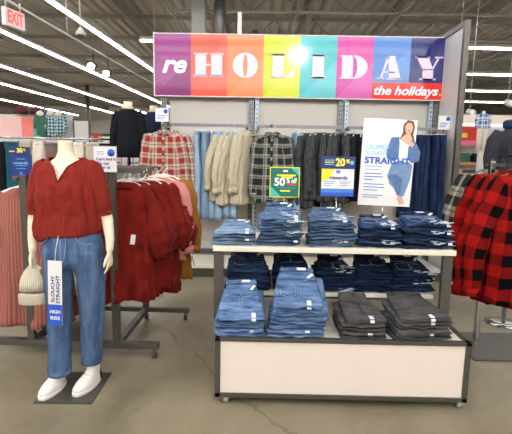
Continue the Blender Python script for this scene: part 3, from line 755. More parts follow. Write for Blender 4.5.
flat('printed_jacket', [(389, 139), (397, 138), (398, 146), (398, 160), (393, 163), (386, 160), (385, 152), (387, 146)], 'pdenim', .0013)
flat('printed_jacket', [(410, 140), (415, 144), (420, 153), (419, 162), (412, 164), (407, 160), (407, 148)], 'pdenim', .0013)
flat('printed_hand', [(405, 137), (409, 141), (413, 145), (411, 148), (405, 145), (402, 141)], 'skin', .0016)
flat('printed_jeans', [(392, 164), (409, 163), (413, 166), (412, 180), (407, 198), (402, 199), (402, 186), (396, 190), (391, 186), (388, 178)], 'pdenim2', .0012)
flat('printed_jeans', [(389, 178), (396, 176), (404, 180), (403, 196), (400, 198), (396, 190)], 'pdenim', .0014)
flat('printed_feet', [(401, 196), (405, 197), (406, 201), (408, 206), (403, 207), (400, 201)], 'skin', .0010)
# 50% off sign
P5 = empty('discount_sign', (.168, 2.985, .89), 0, 'green and yellow 50% off sign standing on the top shelf', 'sign')
a, z0, z1 = .104, .285, .495
MB().box(-a, a, 0, .006, z0, z1).build('board', 'yellow', P5)
MB().box(-a+.006, a-.006, -.001, .001, z0+.006, z1-.006).build('green_field', 'green', P5)
MB().prism([(-a+.006, z0+.08), (-a+.006, z0+.006), (-a+.08, z0+.006)], -.0018, .001).build('teal_corner', 'teal', P5)
MB().prism([(a-.006, z1-.06), (a-.006, z1-.006), (a-.06, z1-.006)], -.0018, .001).build('teal_corner', 'teal', P5)
text('lettering', '50', .075, 'tagwhite', P5, (-.035, -.002, .39), bold=.003, width=.075)
text('lettering', '% off', .045, 'tagwhite', P5, (.047, -.002, .40), bold=.0018, width=.072)
for x0, x1, za, mt in ((-.055, .075, .432, 'yellow'), (-.025, .055, .418, 'yellow'), (.02, .08, .368, 'red'), (-.03, .04, .325, 'yellow'), (-.012, .02, .462, 'tagwhite'), (-.055, .075, .35, 'teal')):
    MB().box(x0, x1, -.002, .001, za, za+(.012 if mt != 'teal' else .003)).build('printed_bar', mt, P5)
stand(P5, 0, .003, z0+.02, .012)
# 20% sign
P2 = empty('discount_sign', (.535, 2.99, .89), 0, 'navy, yellow and blue 20% rewards sign standing on the top shelf', 'sign')
a = .112
MB().box(-a, a, 0, .006, .30, .575).build('board', 'white', P2)
MB().box(-a-.006, a+.004, -.004, .001, .49, .575).build('header', 'navy2', P2)
text('lettering', '20', .072, 'yellow', P2, (.012, -.0055, .532), bold=.003, width=.066)
text('lettering', '%', .036, 'yellow', P2, (.064, -.0055, .54), bold=.0015, width=.026)
for k in range(3): MB().box(-.095, -.03, -.0055, -.003, .545-k*.014, .551-k*.014).build('small_print', 'yellow' if k == 1 else 'ltblue', P2)
MB().box(.082, .104, -.0055, -.003, .52, .545).build('small_print', 'ltblue', P2)
MB().prism([(-a, .49), (-a+.085, .49), (-a+.075, .455), (-a+.045, .42), (-a, .395)], -.001, .001).build('yellow_corner', 'yellow', P2)
text('lettering', 'rewards', .036, 'navy', P2, (.005, -.002, .428), bold=.0008, width=.12)
text('lettering', 'EB', .026, 'blue', P2, (.0, -.002, .468), bold=.001)
MB().box(-a, a, -.001, .001, .325, .352).build('blue_band', 'midblue', P2); MB().box(-a, a, -.001, .001, .30, .325).build('blue_band', 'blue', P2)
for x in (-.055, .055):
    for k in range(3): MB().box(x-.038, x+.038-.012*k, -.001, .001, .398-k*.013, .402-k*.013).build('small_print', 'midblue', P2)
stand(P2, 0, .003, .32, .012)
def card(x, y, z, w, h, label, big=False):
    C = empty('notice_card', (x, y, z), 0, label, 'sign')
    MB().box(-w/2, w/2, 0, .004, 0, h).build('card', 'white', C)
    fr = MB()
    for q in ((-w/2-.004, w/2+.004, -.004, 0), (-w/2-.004, w/2+.004, h, h+.004)): fr.box(q[0], q[1], -.003, .006, q[2], q[3])
    for q in (-w/2-.004, w/2): fr.box(q, q+.004, -.003, .006, 0, h)
    fr.build('frame', 'fixture', C)
    MB().tube([(w*.28, -.0015, h*.76), (w*.28, .001, h*.76)], w*.17, 16).build('blue_dot', 'blue', C)
    if big:
        for k, s in enumerate(("Can't find it?", 'We can', 'order it!')):
            text('lettering', s, h*.17, 'navy', C, (-w*.42, -.001, h*(.50-.17*k)), align='LEFT', bold=.0006)
        for k in range(2): MB().box(-w*.38, -w*.05, -.001, .001, h*(.78-.09*k), h*(.80-.09*k)).build('small_print', 'blue', C)
        MB().tube([(0, .02, -.08), (0, .02, h*.5)], .004, 6).build('clip', 'chrome', C)
    else:
        for k in range(3): MB().box(-w*.38, w*(.3-.1*k), -.001, .001, h*(.42-.13*k), h*(.47-.13*k)).build('small_print', 'blue', C)
        MB().box(-.01, .01, .003, .02, -.03, h*.5).build('clip', 'chrome', C)
card(-1.135, 5.0, 1.835, .145, .145, 'small white notice card with blue dot above the red plaid shirt')
card(2.165, 5.22, 1.815, .14, .16, 'small white notice card with blue dot at the right end of the wall rail')

# ------------------------------------------------------------ garment rack on the left
K = empty('garment_rack', (-1.3, 3.3, 0), R(-1.2), 'grey steel wheeled garment rack behind the mannequin holding pink and red clothes', 'clothes rack')
kx = lambda x: x+1.3
ky = lambda y: y-3.3
def bar(name, x0, x1, y0, y1, z0, z1, mt='steel'): return MB().box(kx(x0), kx(x1), ky(y0), ky(y1), z0, z1, .003).build(name, mt, K)
bar('base_rail', -1.95, -.70, 2.92, 2.97, .07, .115); bar('base_rail', -1.95, -.62, 3.66, 3.70, .07, .11)
bar('depth_rail', -1.655, -1.605, 2.97, 3.66, .072, .11); bar('depth_rail', -1.03, -.98, 2.97, 3.66, .072, .11)
for x in (-1.65, -1.03):
    bar('post', x, x+.05, 2.925, 2.965, .115, 1.40 if x > -1.5 else 1.30); bar('post', x, x+.05, 3.66, 3.70, .11, 1.36)
    bar('garment_rail', x+.14, x+.165, 2.97, 3.68, 1.33, 1.355) if x > -1.5 else bar('garment_rail', x-.02, x+.005, 2.9, 3.68, 1.26, 1.285)
bar('cross_bar', -1.03, -.74, 2.93, 2.96, 1.325, 1.365); bar('cross_bar', -1.7, -1.6, 2.93, 2.96, 1.255, 1.29); bar('cross_bar', -1.65, -.85, 3.67, 3.69, 1.32, 1.36)
MB().tube([(kx(-.765)+.014*sin(t), ky(2.915), 1.335+.032*cos(t)-.01) for t in [2*pi*k/14 for k in range(13)]], .004, 6).build('ring', 'chrome', K)
for x, y in ((-1.93, 2.945), (-.73, 2.945), (-1.93, 3.68), (-.65, 3.68), (-1.0, 3.68)):
    c = MB().tube([(kx(x), ky(y), .075), (kx(x), ky(y), .055)], .012, 8).box(kx(x)-.018, kx(x)+.018, ky(y)-.008, ky(y)+.008, .03, .06, .002).build('caster', 'chrome', K)
    MB().tube([(kx(x)-.012, ky(y)-.004, .026), (kx(x)+.012, ky(y)-.004, .026)], .0255, 14).build('wheel', 'rubber', c)
# pink ribbed sweaters
p = shirt('pink_sweater', 'pink', 'sweater', L=.98, sh=.21, hem=.25, dep=.06, sleeve=.66, sr=(.085, .07), splay=.08, collar=False, placket=False, seed=21, hang='hangwhite', wr=.4, cr=.05)
hangrow(p, [-1.68, -1.66, -1.62, -1.56, -1.52], 1.285, 3.03, [.12, .02, -.1, .05, -.03], ['pink ribbed long sweater nearest the viewer on the left rack', 'pink ribbed long sweater directly behind the nearest pink one', 'pink ribbed long sweater, middle one of the five on the rack', 'pink ribbed long sweater, last but one from the front', 'pink ribbed long sweater farthest back on the rack'], 'pink sweaters on the left rack', dy=.13)
# red velvet blouses
p = shirt('red_velvet_blouse', 'velvet', 'blouse', L=.84, sh=.185, hem=.20, dep=.055, sleeve=.44, sr=(.066, .045), splay=.07, collar=False, placket=False, seed=31, hang='hangwhite', puff=True, wr=.45, tags=True, cr=.055)
hangrow(p, [-.965, -.925, -.865, -.82], 1.34, 3.03, [.15, .45, .30, .55], ['red velvet puff-sleeved blouse nearest the viewer right of the mannequin', 'red velvet puff-sleeved blouse second in the row', 'red velvet puff-sleeved blouse third in the row', 'red velvet puff-sleeved blouse just in front of the pink one'], 'red velvet blouses on the left rack', dy=.10)
p = shirt('pink_velvet_blouse', 'pink2', 'blouse', L=.66, sh=.19, hem=.22, sleeve=.5, sr=(.07, .05), splay=.06, collar=False, placket=False, seed=35, hang='hangwhite', wr=.3)
tag(p, 'dusty pink blouse hanging between red velvet and mustard ones', 'blouse'); p.location = (-.82, 3.46, 1.36)
p = shirt('mustard_velvet_blouse', 'mustard', 'blouse', L=.84, sh=.2, hem=.23, sleeve=.52, sr=(.075, .05), splay=.07, collar=False, placket=False, seed=37, hang='hangwhite', wr=.3)
tag(p, 'mustard brown velvet blouse at the back of the rack', 'blouse'); p.location = (-.80, 3.58, 1.36)
card(-1.045, 2.90, 1.335, .148, .165, "white notice card reading Can't find it? We can order it! on the garment rack post", True)
# blue rewards sign on the left of the rack
B = empty('discount_sign', (-1.65, 2.96, 1.29), 0, 'dark blue rewards sign with yellow 30 percent header left of the mannequin', 'sign')
MB().box(-.075, .075, 0, .005, 0, .145).build('board', 'navy', B)
MB().box(-.08, .07, -.004, .001, .145, .20).build('header', 'navy2', B)
text('lettering', '30', .042, 'yellow', B, (.0, -.0055, .174), bold=.002, width=.04)
text('lettering', '%', .02, 'yellow', B, (.033, -.0055, .178), bold=.001)
text('lettering', 'rewards', .026, 'ltblue', B, (0, -.001, .09), bold=.0006, width=.1)
for k, (z, wd) in enumerate(((.115, .06), (.07, .08), (.05, .07), (.176, .0))):
    if wd: MB().box(-wd/2, wd/2, -.001, .001, z, z+.004).build('small_print', 'ltblue', B)
MB().box(-.072, -.035, -.0055, -.003, .165, .172).build('small_print', 'yellow', B)
MB().ball((0, -.001, .02), (.012, .003, .012)).build('logo_dot', 'midblue', B)
MB().box(-.012, .012, -.004, .008, -.03, .004, .002).build('clip', 'chrome', B)

# ------------------------------------------------------------ mannequin
A = empty('mannequin', (-1.12, 2.5, 0), 0, 'headless cream mannequin in red blouse, blue jeans and white sneakers', 'mannequin')
ax = lambda x: x+1.11
ay = lambda y: y-2.5
MB().box(-.17, .17, -.175, .19, 0, .008, .002).build('base_plate', 'darksteel', A, (-.015, 0, 0), (0, 0, R(1)))
# base plate is a parallelogram-like square turned a little; body as one remeshed surface
b = MB()
def ell(cx, cy, z, a, d, n=28): return [(cx+a*cos(2*pi*j/n), cy+d*sin(2*pi*j/n), z) for j in range(n)]
b.loft([ell(0, 0, .80, .14, .10), ell(0, 0, .88, .165, .115), ell(0, 0, .95, .155, .105), ell(0, 0, 1.04, .12, .085), ell(0, 0, 1.10, .122, .088), ell(-.003, -.005, 1.2, .142, .105), ell(-.003, -.008, 1.27, .15, .105), ell(-.003, 0, 1.33, .165, .082), ell(-.004, .005, 1.375, .155, .065), ell(-.005, .01, 1.40, .105, .055), ell(-.010, .012, 1.425, .060, .048), ell(-.012, .012, 1.46, .044, .043), ell(-.013, .010, 1.50, .041, .041), ell(-.013, .010, 1.52, .042, .042)])
RA = [(-.13, 0, 1.355), (-.158, .0, 1.31), (-.188, .005, 1.18), (-.214, .0, 1.06), (-.218, -.02, .94), (-.213, -.035, .875)]
LA = [(.125, 0, 1.355), (.156, .0, 1.31), (.188, .005, 1.18), (.222, .0, 1.07), (.244, -.03, .96), (.246, -.045, .89)]
for AR in (RA, LA): b.tube(AR, [.036, .040, .037, .034, .027, .021], 14)
def hand(b, w_, sgn, curl):
    x, y, z = w_
    b.loft([[(x+sgn*.0+.014*cos(t)*k, y-.004+.030*sin(t)*k, z-dz) for t in [2*pi*j/14 for j in range(14)]] for dz, k in ((-.02, .75), (0, .8), (.025, 1.05), (.05, 1.15), (.075, 1.1), (.088, .9))])
    for i, (oy, L) in enumerate(((-.027, .062), (-.009, .074), (.009, .070), (.025, .055))):
        p0 = Vector((x, y-.004+oy, z-.07)); pts = [p0]
        ang = .1
        for k in range(4):
            ang += curl*(.5+.15*i); p0 = p0+Vector((-sgn*sin(ang)*L/4*1.0, -.001, -cos(ang)*L/4)); pts.append(p0)
        b.tube(pts, [.0085, .0082, .0075, .0065, .005], 8)
    b.tube([(x, y-.024, z-.02), (x-sgn*.008, y-.045, z-.045), (x-sgn*.014, y-.052, z-.068), (x-sgn*.018, y-.05, z-.088)], [.011, .0105, .009, .006], 8)
hand(b, RA[-1], -1, .32); hand(b, LA[-1], 1, .22)
# lower legs (ankles show above the shoes)
RL = [(-.085, .01, .84), (-.1, -.0, .5), (-.108, .005, .3), (-.115, .0, .10), (-.115, -.01, .05)]
LL = [(.08, .01, .84), (.085, .02, .5), (.086, .04, .3), (.076, .06, .12), (.075, .05, .05)]
for L_ in (RL, LL): b.tube(L_, [.085, .052, .045, .032, .032], 14)
body = b.build('body', 'mann', A)
md = body.modifiers.new('remesh', 'REMESH'); md.mode = 'VOXEL'; md.voxel_size = .0055; md.use_smooth_shade = True
sm = body.modifiers.new('smooth', 'SMOOTH'); sm.factor = .5; sm.iterations = 3
MB().tube([(-.013, .01, 1.515), (-.013, .01, 1.523)], .038, 24).build('neck_cap', 'mann', A)
# jeans on the mannequin
def legrings(pts, rad, n=32, seed=0):
    out = []
    for i, ((x, y, z), (a, d)) in enumerate(zip(pts, rad)):
        out.append([(x+a*cos(2*pi*j/n)*(1+.03*nz(seed, z*9, cos(2*pi*j/n)*2)), y+d*sin(2*pi*j/n)*(1+.04*nz(z*11, seed, sin(2*pi*j/n)*2)), z) for j in range(n)])
    return out
def interp(P, Rr, m):
    out, ro = [], []
    for k in range(m+1):
        f = k/m*(len(P)-1); i0 = min(int(f), len(P)-2); u = f-i0
        out.append(tuple(P[i0][q]*(1-u)+P[i0+1][q]*u for q in range(3))); ro.append(tuple(Rr[i0][q]*(1-u)+Rr[i0+1][q]*u for q in range(2)))
    return out, ro
b = MB()
b.loft([ell(.015, 0, z, a, d, 36) for z, a, d in ((1.045, .138, .105), (1.0, .15, .115), (.95, .168, .125), (.90, .177, .13), (.86, .176, .132), (.82, .15, .125), (.785, .08, .10))])
p1, r1 = interp([(-.068, 0, .88), (-.076, 0, .72), (-.084, -.004, .5), (-.094, .0, .3), (-.103, .0, .105)], [(.09, .118), (.083, .105), (.071, .084), (.066, .076), (.066, .074)], 30)
p2, r2 = interp([(.10, 0, .88), (.110, .01, .72), (.104, .02, .5), (.090, .04, .3), (.077, .055, .155)], [(.085, .118), (.082, .105), (.072, .085), (.065, .076), (.060, .070)], 30)
b.loft(legrings(p1, r1, seed=3)); b.loft(legrings(p2, r2, seed=8))
J = b.build('jeans', 'j_man', A)
md = J.modifiers.new('remesh', 'REMESH'); md.mode = 'VOXEL'; md.voxel_size = .008; md.use_smooth_shade = True
sm = J.modifiers.new('smooth', 'SMOOTH'); sm.factor = .5; sm.iterations = 4
dt = bpy.data.textures.new('creases', 'CLOUDS'); dt.noise_scale = .05
dm = J.modifiers.new('creases', 'DISPLACE'); dm.texture = dt; dm.strength = .012; dm.mid_level = .5
MB().loft([ell(.005, 0, z, a, d, 36) for z, a, d in ((1.048, .142, .110), (1.046, .149, .118), (1.012, .154, .122), (1.008, .148, .116))]).build('waistband', 'j_man', J)
MB().tube([(-.0, -.124, 1.03), (-.0, -.131, 1.03)], .010, 12).build('button', 'brass', J)
st = MB(); st.tube([(.028, -.127, 1.005), (.03, -.139, .93), (.02, -.142, .86), (0, -.138, .82)], .0018, 5)
for s in (-1, 1): st.tube([(s*.07, -.112, 1.0), (s*.085, -.118, .965), (s*.115, -.105, .94), (s*.15, -.075, .935)], .002, 5)
st.tube([(0, -.13, 1.0), (0, -.143, .9), (0, -.135, .80)], .0016, 5)
st.build('stitching', 'stitchb', J)
for x, y in ((-.075, -.11), (.075, -.11), (.13, -.06)): MB().box(x-.006, x+.006, y-.008, y+.004, 1.0, 1.05).build('belt_loop', 'j_man', J)
for (x, y, z, a) in ((-.103, 0, .105, .067), (.077, .055, .155, .061)): MB().loft([ell(x, y, z+h, a*k, a*1.06*k, 28) for h, k in ((-.006, .97), (-.006, 1.02), (.02, 1.03), (.022, .99))]).build('hem', 'j_man', J)
# blouse
def bring(z, a, d, n=120, f=0, cy=0):
    out = []
    for j in range(n):
        t = 2*pi*j/n; q = 1+f*(.05*sin(9*t+z*9)+.04*sin(14*t+2))+.02*nz(cos(t)*3, sin(t)*3, z*8)
        out.append((a*cos(t)*q-.003, cy+d*sin(t)*q, z))
    return out
lev = [(1.428, .100, .056, 0, .012), (1.418, .118, .066, .05, .010), (1.40, .145, .076, .15, .008), (1.38, .162, .086, .2, .004), (1.355, .172, .096, .25, 0), (1.32, .173, .108, .3, -.004), (1.27, .172, .122, .45, -.008), (1.22, .182, .128, .6, -.008), (1.16, .184, .126, .7, -.004), (1.10, .188, .128, .8, 0), (1.05, .19, .134, .8, 0), (1.01, .185, .138, .6, 0), (.985, .17, .136, .4, 0), (.978, .155, .122, .2, 0)]
fine = []
for i_ in range(len(lev)-1):
    for u in (0, .2, .4, .6, .8): fine.append(tuple(lev[i_][q]*(1-u)+lev[i_+1][q]*u for q in range(5)))
fine.append(lev[-1])
rings = [bring(z, a, d, f=f, cy=cy) for z, a, d, f, cy in fine]
# left side of the hem hangs loose and lower than the tucked middle
for ring in rings[-26:]:
    for j, (x, y, z) in enumerate(ring):
        k = max(0, (-x-.05)/.13); k = min(1, k)*max(0, min(1, (1.12-z)/.08))
        ring[j] = (x-.008*k, y-.01*k if y < 0 else y, z-(1.10-z)*.42*k)
def keep(c):
    if c.y < .0 and c.z > 1.285:
        hw = (c.z-1.285)*.46 if c.z < 1.375 else .0414+(c.z-1.375)*1.35
        if abs(c.x+.004) < hw: return False
    return True
b = MB(); b.loft(rings, cap=False, keep=keep)
BL = b.build('blouse', 'blouse', A)
crease(BL, .022)
so_ = BL.modifiers.new('solid', 'SOLIDIFY'); so_.thickness = .003; so_.offset = 1
for s, AR in ((-1, RA), (1, LA)):
    P_ = [(s*.115, 0, 1.39), (s*.140, 0, 1.365), (s*.158, 0, 1.31), (s*.172, 0, 1.25), (s*.184, 0, 1.19), (s*.194, 0, 1.145), (s*.200, 0, 1.118), (s*.203, 0, 1.105)]
    P_ = [tuple(a_[k]*(1-u)+b_[k]*u for k in range(3)) for a_, b_ in zip(P_[:-1], P_[1:]) for u in (0, .25, .5, .75)]+[P_[-1]]
    rs_ = [.042, .056, .060, .061, .060, .056, .046, .043]; rs_ = [a_*(1-u)+b_*u for a_, b_ in zip(rs_[:-1], rs_[1:]) for u in (0, .25, .5, .75)]+[rs_[-1]]
    v = MB().tube(P_, rs_, 48, cap=False, wr=.03, wk=9, seed=s*2+1); sl_ = crease(v.build('sleeve', 'blouse', BL), .010)
    MB().tube([(s*.202, 0, 1.112), (s*.204, 0, 1.094)], [.0445, .044], 24, cap=False).build('sleeve_cuff', 'blouse', sl_)
nb = MB()
nb.tube([(-.004, -.125, 1.285), (-.024, -.114, 1.33), (-.045, -.090, 1.375), (-.075, -.063, 1.40), (-.103, -.028, 1.420), (-.104, .0, 1.428)], .0045, 6)
nb.tube([(-.004, -.125, 1.285), (.016, -.114, 1.33), (.037, -.090, 1.375), (.067, -.063, 1.40), (.095, -.028, 1.420), (.096, .0, 1.428)], .0045, 6)
nb.build('neck_trim', 'blouse', BL)
# shoes
def shoe(x, y, rz, z=.008):
    S = empty('sneaker', (x, y, z), rz); S.parent = A
    def outline(k, zz, grow=0):
        pts = []
        for j in range(28):
            t = 2*pi*j/28; c, s = cos(t), sin(t)
            L = .114 if s < 0 else .118
            wd = .049*(1-.12*max(0, s))*(1-.04*max(0, -s)**4)
            pts.append(((wd+grow)*(abs(c)**.75/(abs(c)+1e-9) if abs(c) > 1e-6 else 0)*c*k, (L+grow)*s*(.97 if k < 1 else 1), zz))
        return pts
    so = MB().loft([outline(.98, 0), outline(1.02, .004), outline(1.02, .022), outline(.98, .027)]); S_ = so.build('sole', 'sole', A, (x, y, z), (0, 0, rz))
    S_.parent = A
    rings = []
    for f, k, yk, y0, zz in ((0, .96, .97, 0, .024), (1, .95, .95, 0, .040), (2, .86, .86, .010, .058), (3, .72, .70, .035, .075), (4, .64, .52, .060, .090), (5, .62, .44, .070, .105), (6, .60, .41, .074, .118)):
        rings.append([(px*k, y0+py*yk, zz+(.012 if py*yk > .05 and f > 4 else 0)) for px, py, _ in outline(1, 0)])
    up = MB().loft(rings).build('sneaker_upper', 'shoe', A, (x, y, z), (0, 0, rz))
    la = MB()
    for k in range(5):
        yy = -.045+k*.022; zz = .068+k*.0095
        la.tube([(-.024, yy, zz-.003), (0, yy-.003, zz+.005), (.024, yy, zz-.003)], .0036, 5)
    la.build('laces', 'fixture', up)
    bpy.data.objects.remove(S)
shoe(-.125, -.055, R(-10)); shoe(.066, -.010, R(-16))
MB().tube([(.11, .12, .008), (.112, .10, .10), (.10, .07, .14)], .005, 6).build('support_rod', 'chrome', A)
# beanie in the hand
BN = empty('beanie', (-1.335, 2.44, .565), R(8), 'cream ribbed knit beanie hanging from the mannequin hand', 'hat')
prof = []
b = MB()
rr = [(.074, .0), (.078, .004), (.079, .05), (.076, .062), (.070, .064), (.072, .08), (.070, .12), (.060, .165), (.040, .205), (.018, .232), (.006, .24)]
b.loft([[(r*cos(2*pi*j/40)*(1+.02*sin(20*2*pi*j/40))+.016*max(0, z-.1)*3, .42*r*sin(2*pi*j/40), z) for j in range(40)] for r, z in rr[5:]]); b.build('crown', 'beanie', BN)
b = MB(); b.loft([[(r*cos(2*pi*j/40), .46*r*sin(2*pi*j/40), z) for j in range(40)] for r, z in rr[:5]]); b.build('folded_cuff', 'beanie', BN)
# hanging tag sign
H = empty('fit_tag', (-1.155, 2.335, .475), R(-2), 'long white and blue SLOUCHY STRAIGHT HIGH RISE tag hanging on the mannequin jeans', 'tag', rot=(0, R(2), R(-2)))
MB().box(-.04, .04, 0, .003, 0, .38, .0).build('card', 'white', H)
MB().box(-.04, .04, -.001, .001, 0, .125).build('blue_end', 'blue', H)
text('lettering', 'SLOUCHY', .028, 'navy', H, (-.012, -.001, .215), rot=(pi/2, -pi/2, 0), bold=.0006, width=.155)
text('lettering', 'STRAIGHT', .028, 'navy', H, (.018, -.001, .215), rot=(pi/2, -pi/2, 0), bold=.0006, width=.165)
text('lettering', 'HIGH', .028, 'tagwhite', H, (0, -.002, .082), bold=.0006, width=.06); text('lettering', 'RISE', .028, 'tagwhite', H, (0, -.002, .045), bold=.0006, width=.056)
MB().tube([(0, .001, .375), (.004, .008, .45), (.012, .03, .54)], .0018, 5).build('string', 'tagwhite', H)

# ------------------------------------------------------------ right hand rack
Q = empty('garment_stand', (1.86, 3.3, 0), 0, 'grey garment stand with flat base plate holding buffalo plaid shirts', 'clothes rack')
MB().box(-.27, .45, -.31, .2, 0, .012, .003).build('base_plate', 'steel', Q)
MB().box(-.10, -.065, .03, .07, .012, 1.45, .003).build('post', 'chrome', Q)
MB().box(-.095, .05, .04, .065, 1.41, 1.435, .002).build('arm', 'steel', Q); MB().box(.02, .04, -.35, .35, 1.41, 1.435, .002).build('arm', 'steel', Q)
p = shirt('buffalo_plaid_shirt', 'buffalo', 'shirt', L=.93, sh=.21, hem=.26, dep=.07, sleeve=.80, sr=(.09, .065), splay=.15, seed=41, collar=True, wr=.3, hang='steel')
hangrow(p, [1.905, 1.885, 1.87], 1.455, 3.02, [-.35, -.25, -.3], ['red and black buffalo plaid shirt nearest the viewer at right edge', 'red and black buffalo plaid shirt directly behind the nearest one', 'red and black buffalo plaid shirt, third from the viewer'], 'buffalo plaid shirts at the right edge', dy=.12)
p = shirt('grey_plaid_shirt', 'greyplaid2', 'shirt', L=.66, sh=.205, hem=.23, dep=.06, sleeve=.6, sr=(.08, .06), splay=.10, seed=45, wr=.3, hang='steel')
hangrow(p, [1.87, 1.86], 1.455, 3.40, [-.25, -.2], ['cream and black plaid shirt peeking out behind the buffalo plaid shirts', 'cream and black plaid shirt farthest back on the right stand'], 'cream and black plaid shirts on the right stand', dy=.13)
# torso form with grey jacket
FJ = empty('torso_form', (2.22, 3.75, 0), R(-8), 'grey denim jacket with navy hood on a torso form above the right stand', 'mannequin')
MB().tube([(0, 0, 0), (0, 0, 1.35)], .016, 10).build('pole', 'chrome', FJ); MB().lathe([(.15, 0), (.15, .012), (.02, .02)]).build('base', 'chrome', FJ)
b = MB(); b.loft([ell(0, 0, z, a, d, 30) for z, a, d in ((1.22, .17, .11), (1.30, .175, .115), (1.42, .185, .12), (1.55, .195, .125), (1.64, .2, .115), (1.70, .17, .10), (1.74, .10, .08))]); b.build('jacket_body', 'denimj', FJ)
for s in (-1, 1): MB().tube([(s*.165, 0, 1.69), (s*.205, 0, 1.62), (s*.225, 0, 1.48), (s*.22, -.02, 1.33), (s*.2, -.05, 1.2)], [.06, .068, .062, .055, .05], 16, wr=.05).build('jacket_sleeve', 'denimj', FJ)
b = MB(); b.tube([(.11*cos(t), .02+.09*sin(t), 1.76+.015*sin(t)) for t in [-pi*.35+pi*1.7*k/14 for k in range(15)]], .042, 10); b.build('hood', 'hood', FJ)
for s in (-1, 1): MB().box(s*.1-.055, s*.1+.055, -.130, -.118, 1.50, 1.59, .004).build('chest_pocket', 'denimj', FJ)

# ------------------------------------------------------------ dark cap behind the mustard blouse
CP = empty('knitted_hat', (-.80, 4.9, .52), 0, 'small black cap with dangling cords hanging low on the denim wall', 'hat')
b = MB(); b.loft([[(r*cos(2*pi*j/20), r*.6*sin(2*pi*j/20), z) for j in range(20)] for r, z in ((.09, 0), (.095, .03), (.085, .09), (.055, .13), (.01, .145))]); b.build('crown', 'blackc', CP)
b = MB()
for s in (-1, 1): b.tube([(s*.03, -.02, .0), (s*.055, -.02, -.12), (s*.02, -.02, -.22), (s*.05, -.02, -.34)], .004, 5)
b.build('cord', 'black', CP)
MB().tube([(0, 0, .14), (0, .1, .18), (0, .6, .2)], .006, 5).build('hook', 'chrome', CP)

# ------------------------------------------------------------ ceiling fittings on the left
E = empty('exit_sign', (-2.775, 5.0, 2.915), R(76), 'white exit sign with red letters hanging from the conduit at upper left', 'sign')
MB().box(-.14, .14, -.025, .025, -.095, .095, .006).build('housing', 'white', E)
text('lettering', 'EXIT', .18, 'exitred', E, (0, -.027, 0), bold=.006, width=.22)
for x in (-.1, .1): MB().tube([(x, 0, .11), (x, 0, .2)], .008, 5).build('hanger_rod', 'fixture', E)
V = empty('ceiling_camera', (-2.60, 6.4, 3.14), 0, 'white dome security camera on a thin drop rod', 'camera')
MB().lathe([(.02, .09), (.045, .05), (.07, .01), (.07, -.015)]).build('housing', 'fixture', V); MB().ball((0, 0, -.015), (.05, .05, .045)).build('dome', 'rubber', V)
MB().tube([(0, 0, .08), (0, 0, 2.16)], .010, 6).build('drop_rod', 'fixture', V)
tr = empty('track_rail', (-2.98, 2.5, 3.13), 0, 'thin pale lighting track running into depth past the exit sign', 'track')
MB().tube([(0, 0, 0), (.95, 20, 0)], .016, 6).build('rail', 'fixture', tr)
for y in (3.9, 8.2, 12.5, 16.8): MB().tube([(.0475*y, y, 0), (.0475*y, y, 2.17)], .009, 4).build('drop_rod', 'fixture', tr)
for (x, y, z, lb) in ((-2.757, 7.2, 2.87, 'left of the bright pair'), (-2.727, 7.8, 2.87, 'right of the bright pair')):
    s = empty('track_spotlight', (x, y, z), 0, 'bright white track spotlight at upper left, '+lb, 'spotlight', 'pair of bright track spotlights')
    MB().tube([(0, .1, .02), (0, -.05, -.03)], [.05, .075], 12).build('can', 'black', s); MB().ball((0, -.06, -.03), (.06, .02, .06), 12, 6).build('lens', 'spotglow', s); MB().tube([(0, .05, 0), (0, .05, .3)], .008, 4).build('stem', 'black', s)
# ------------------------------------------------------------ background on the left
def form(name, x, y, zt, mt, label, wd=.2, h=.78, rz=0):
    F = empty(name, (x, y, 0), rz, label, 'mannequin')
    MB().lathe([(.16, 0), (.16, .012), (.02, .02)], n=16).build('base', 'chrome', F); MB().tube([(0, 0, .015), (0, 0, zt-h)], .016, 8).build('pole', 'chrome', F)
    MB().loft([ell(0, 0, z, a, d, 24) for z, a, d in ((zt-.10, .09, .07), (zt-.05, .055, .055), (zt, .058, .058))]).build('neck', 'mann', F)
    q = wd/.2
    MB().loft([[(x_*(1+.05*sin(9*k+z*5)*(zt-z)), y_*(1+.2*(zt-z)*sin(8*2*pi*k/36)), z) for k, (x_, y_, z) in enumerate(ell(0, 0, z, a*q, d*q, 36))] for z, a, d in ((zt-.085, .075, .062), (zt-.11, .14, .085), (zt-.16, .19, .10), (zt-.3, .19, .12), (zt-.45, .2, .13), (zt-.6, .215, .135), (zt-h, .225, .14))]).build('top', mt, F)
    for s in (-1, 1): MB().tube([(s*.15*q, 0, zt-.14), (s*.2*q, 0, zt-.22), (s*.235*q, -.01, zt-.4), (s*.245*q, -.03, zt-.62)], [.055, .062, .058, .05], 14, wr=.06).build('sleeve', mt, F)
    return F
form('torso_form', -1.84, 6.05, 2.17, 'blackc', 'black long-sleeved top on a cream torso form left of the denim wall', .17, .76)
form('torso_form', -1.66, 6.75, 2.20, 'navyc', 'navy top on a cream torso form half hidden behind the black one', .16, .76)
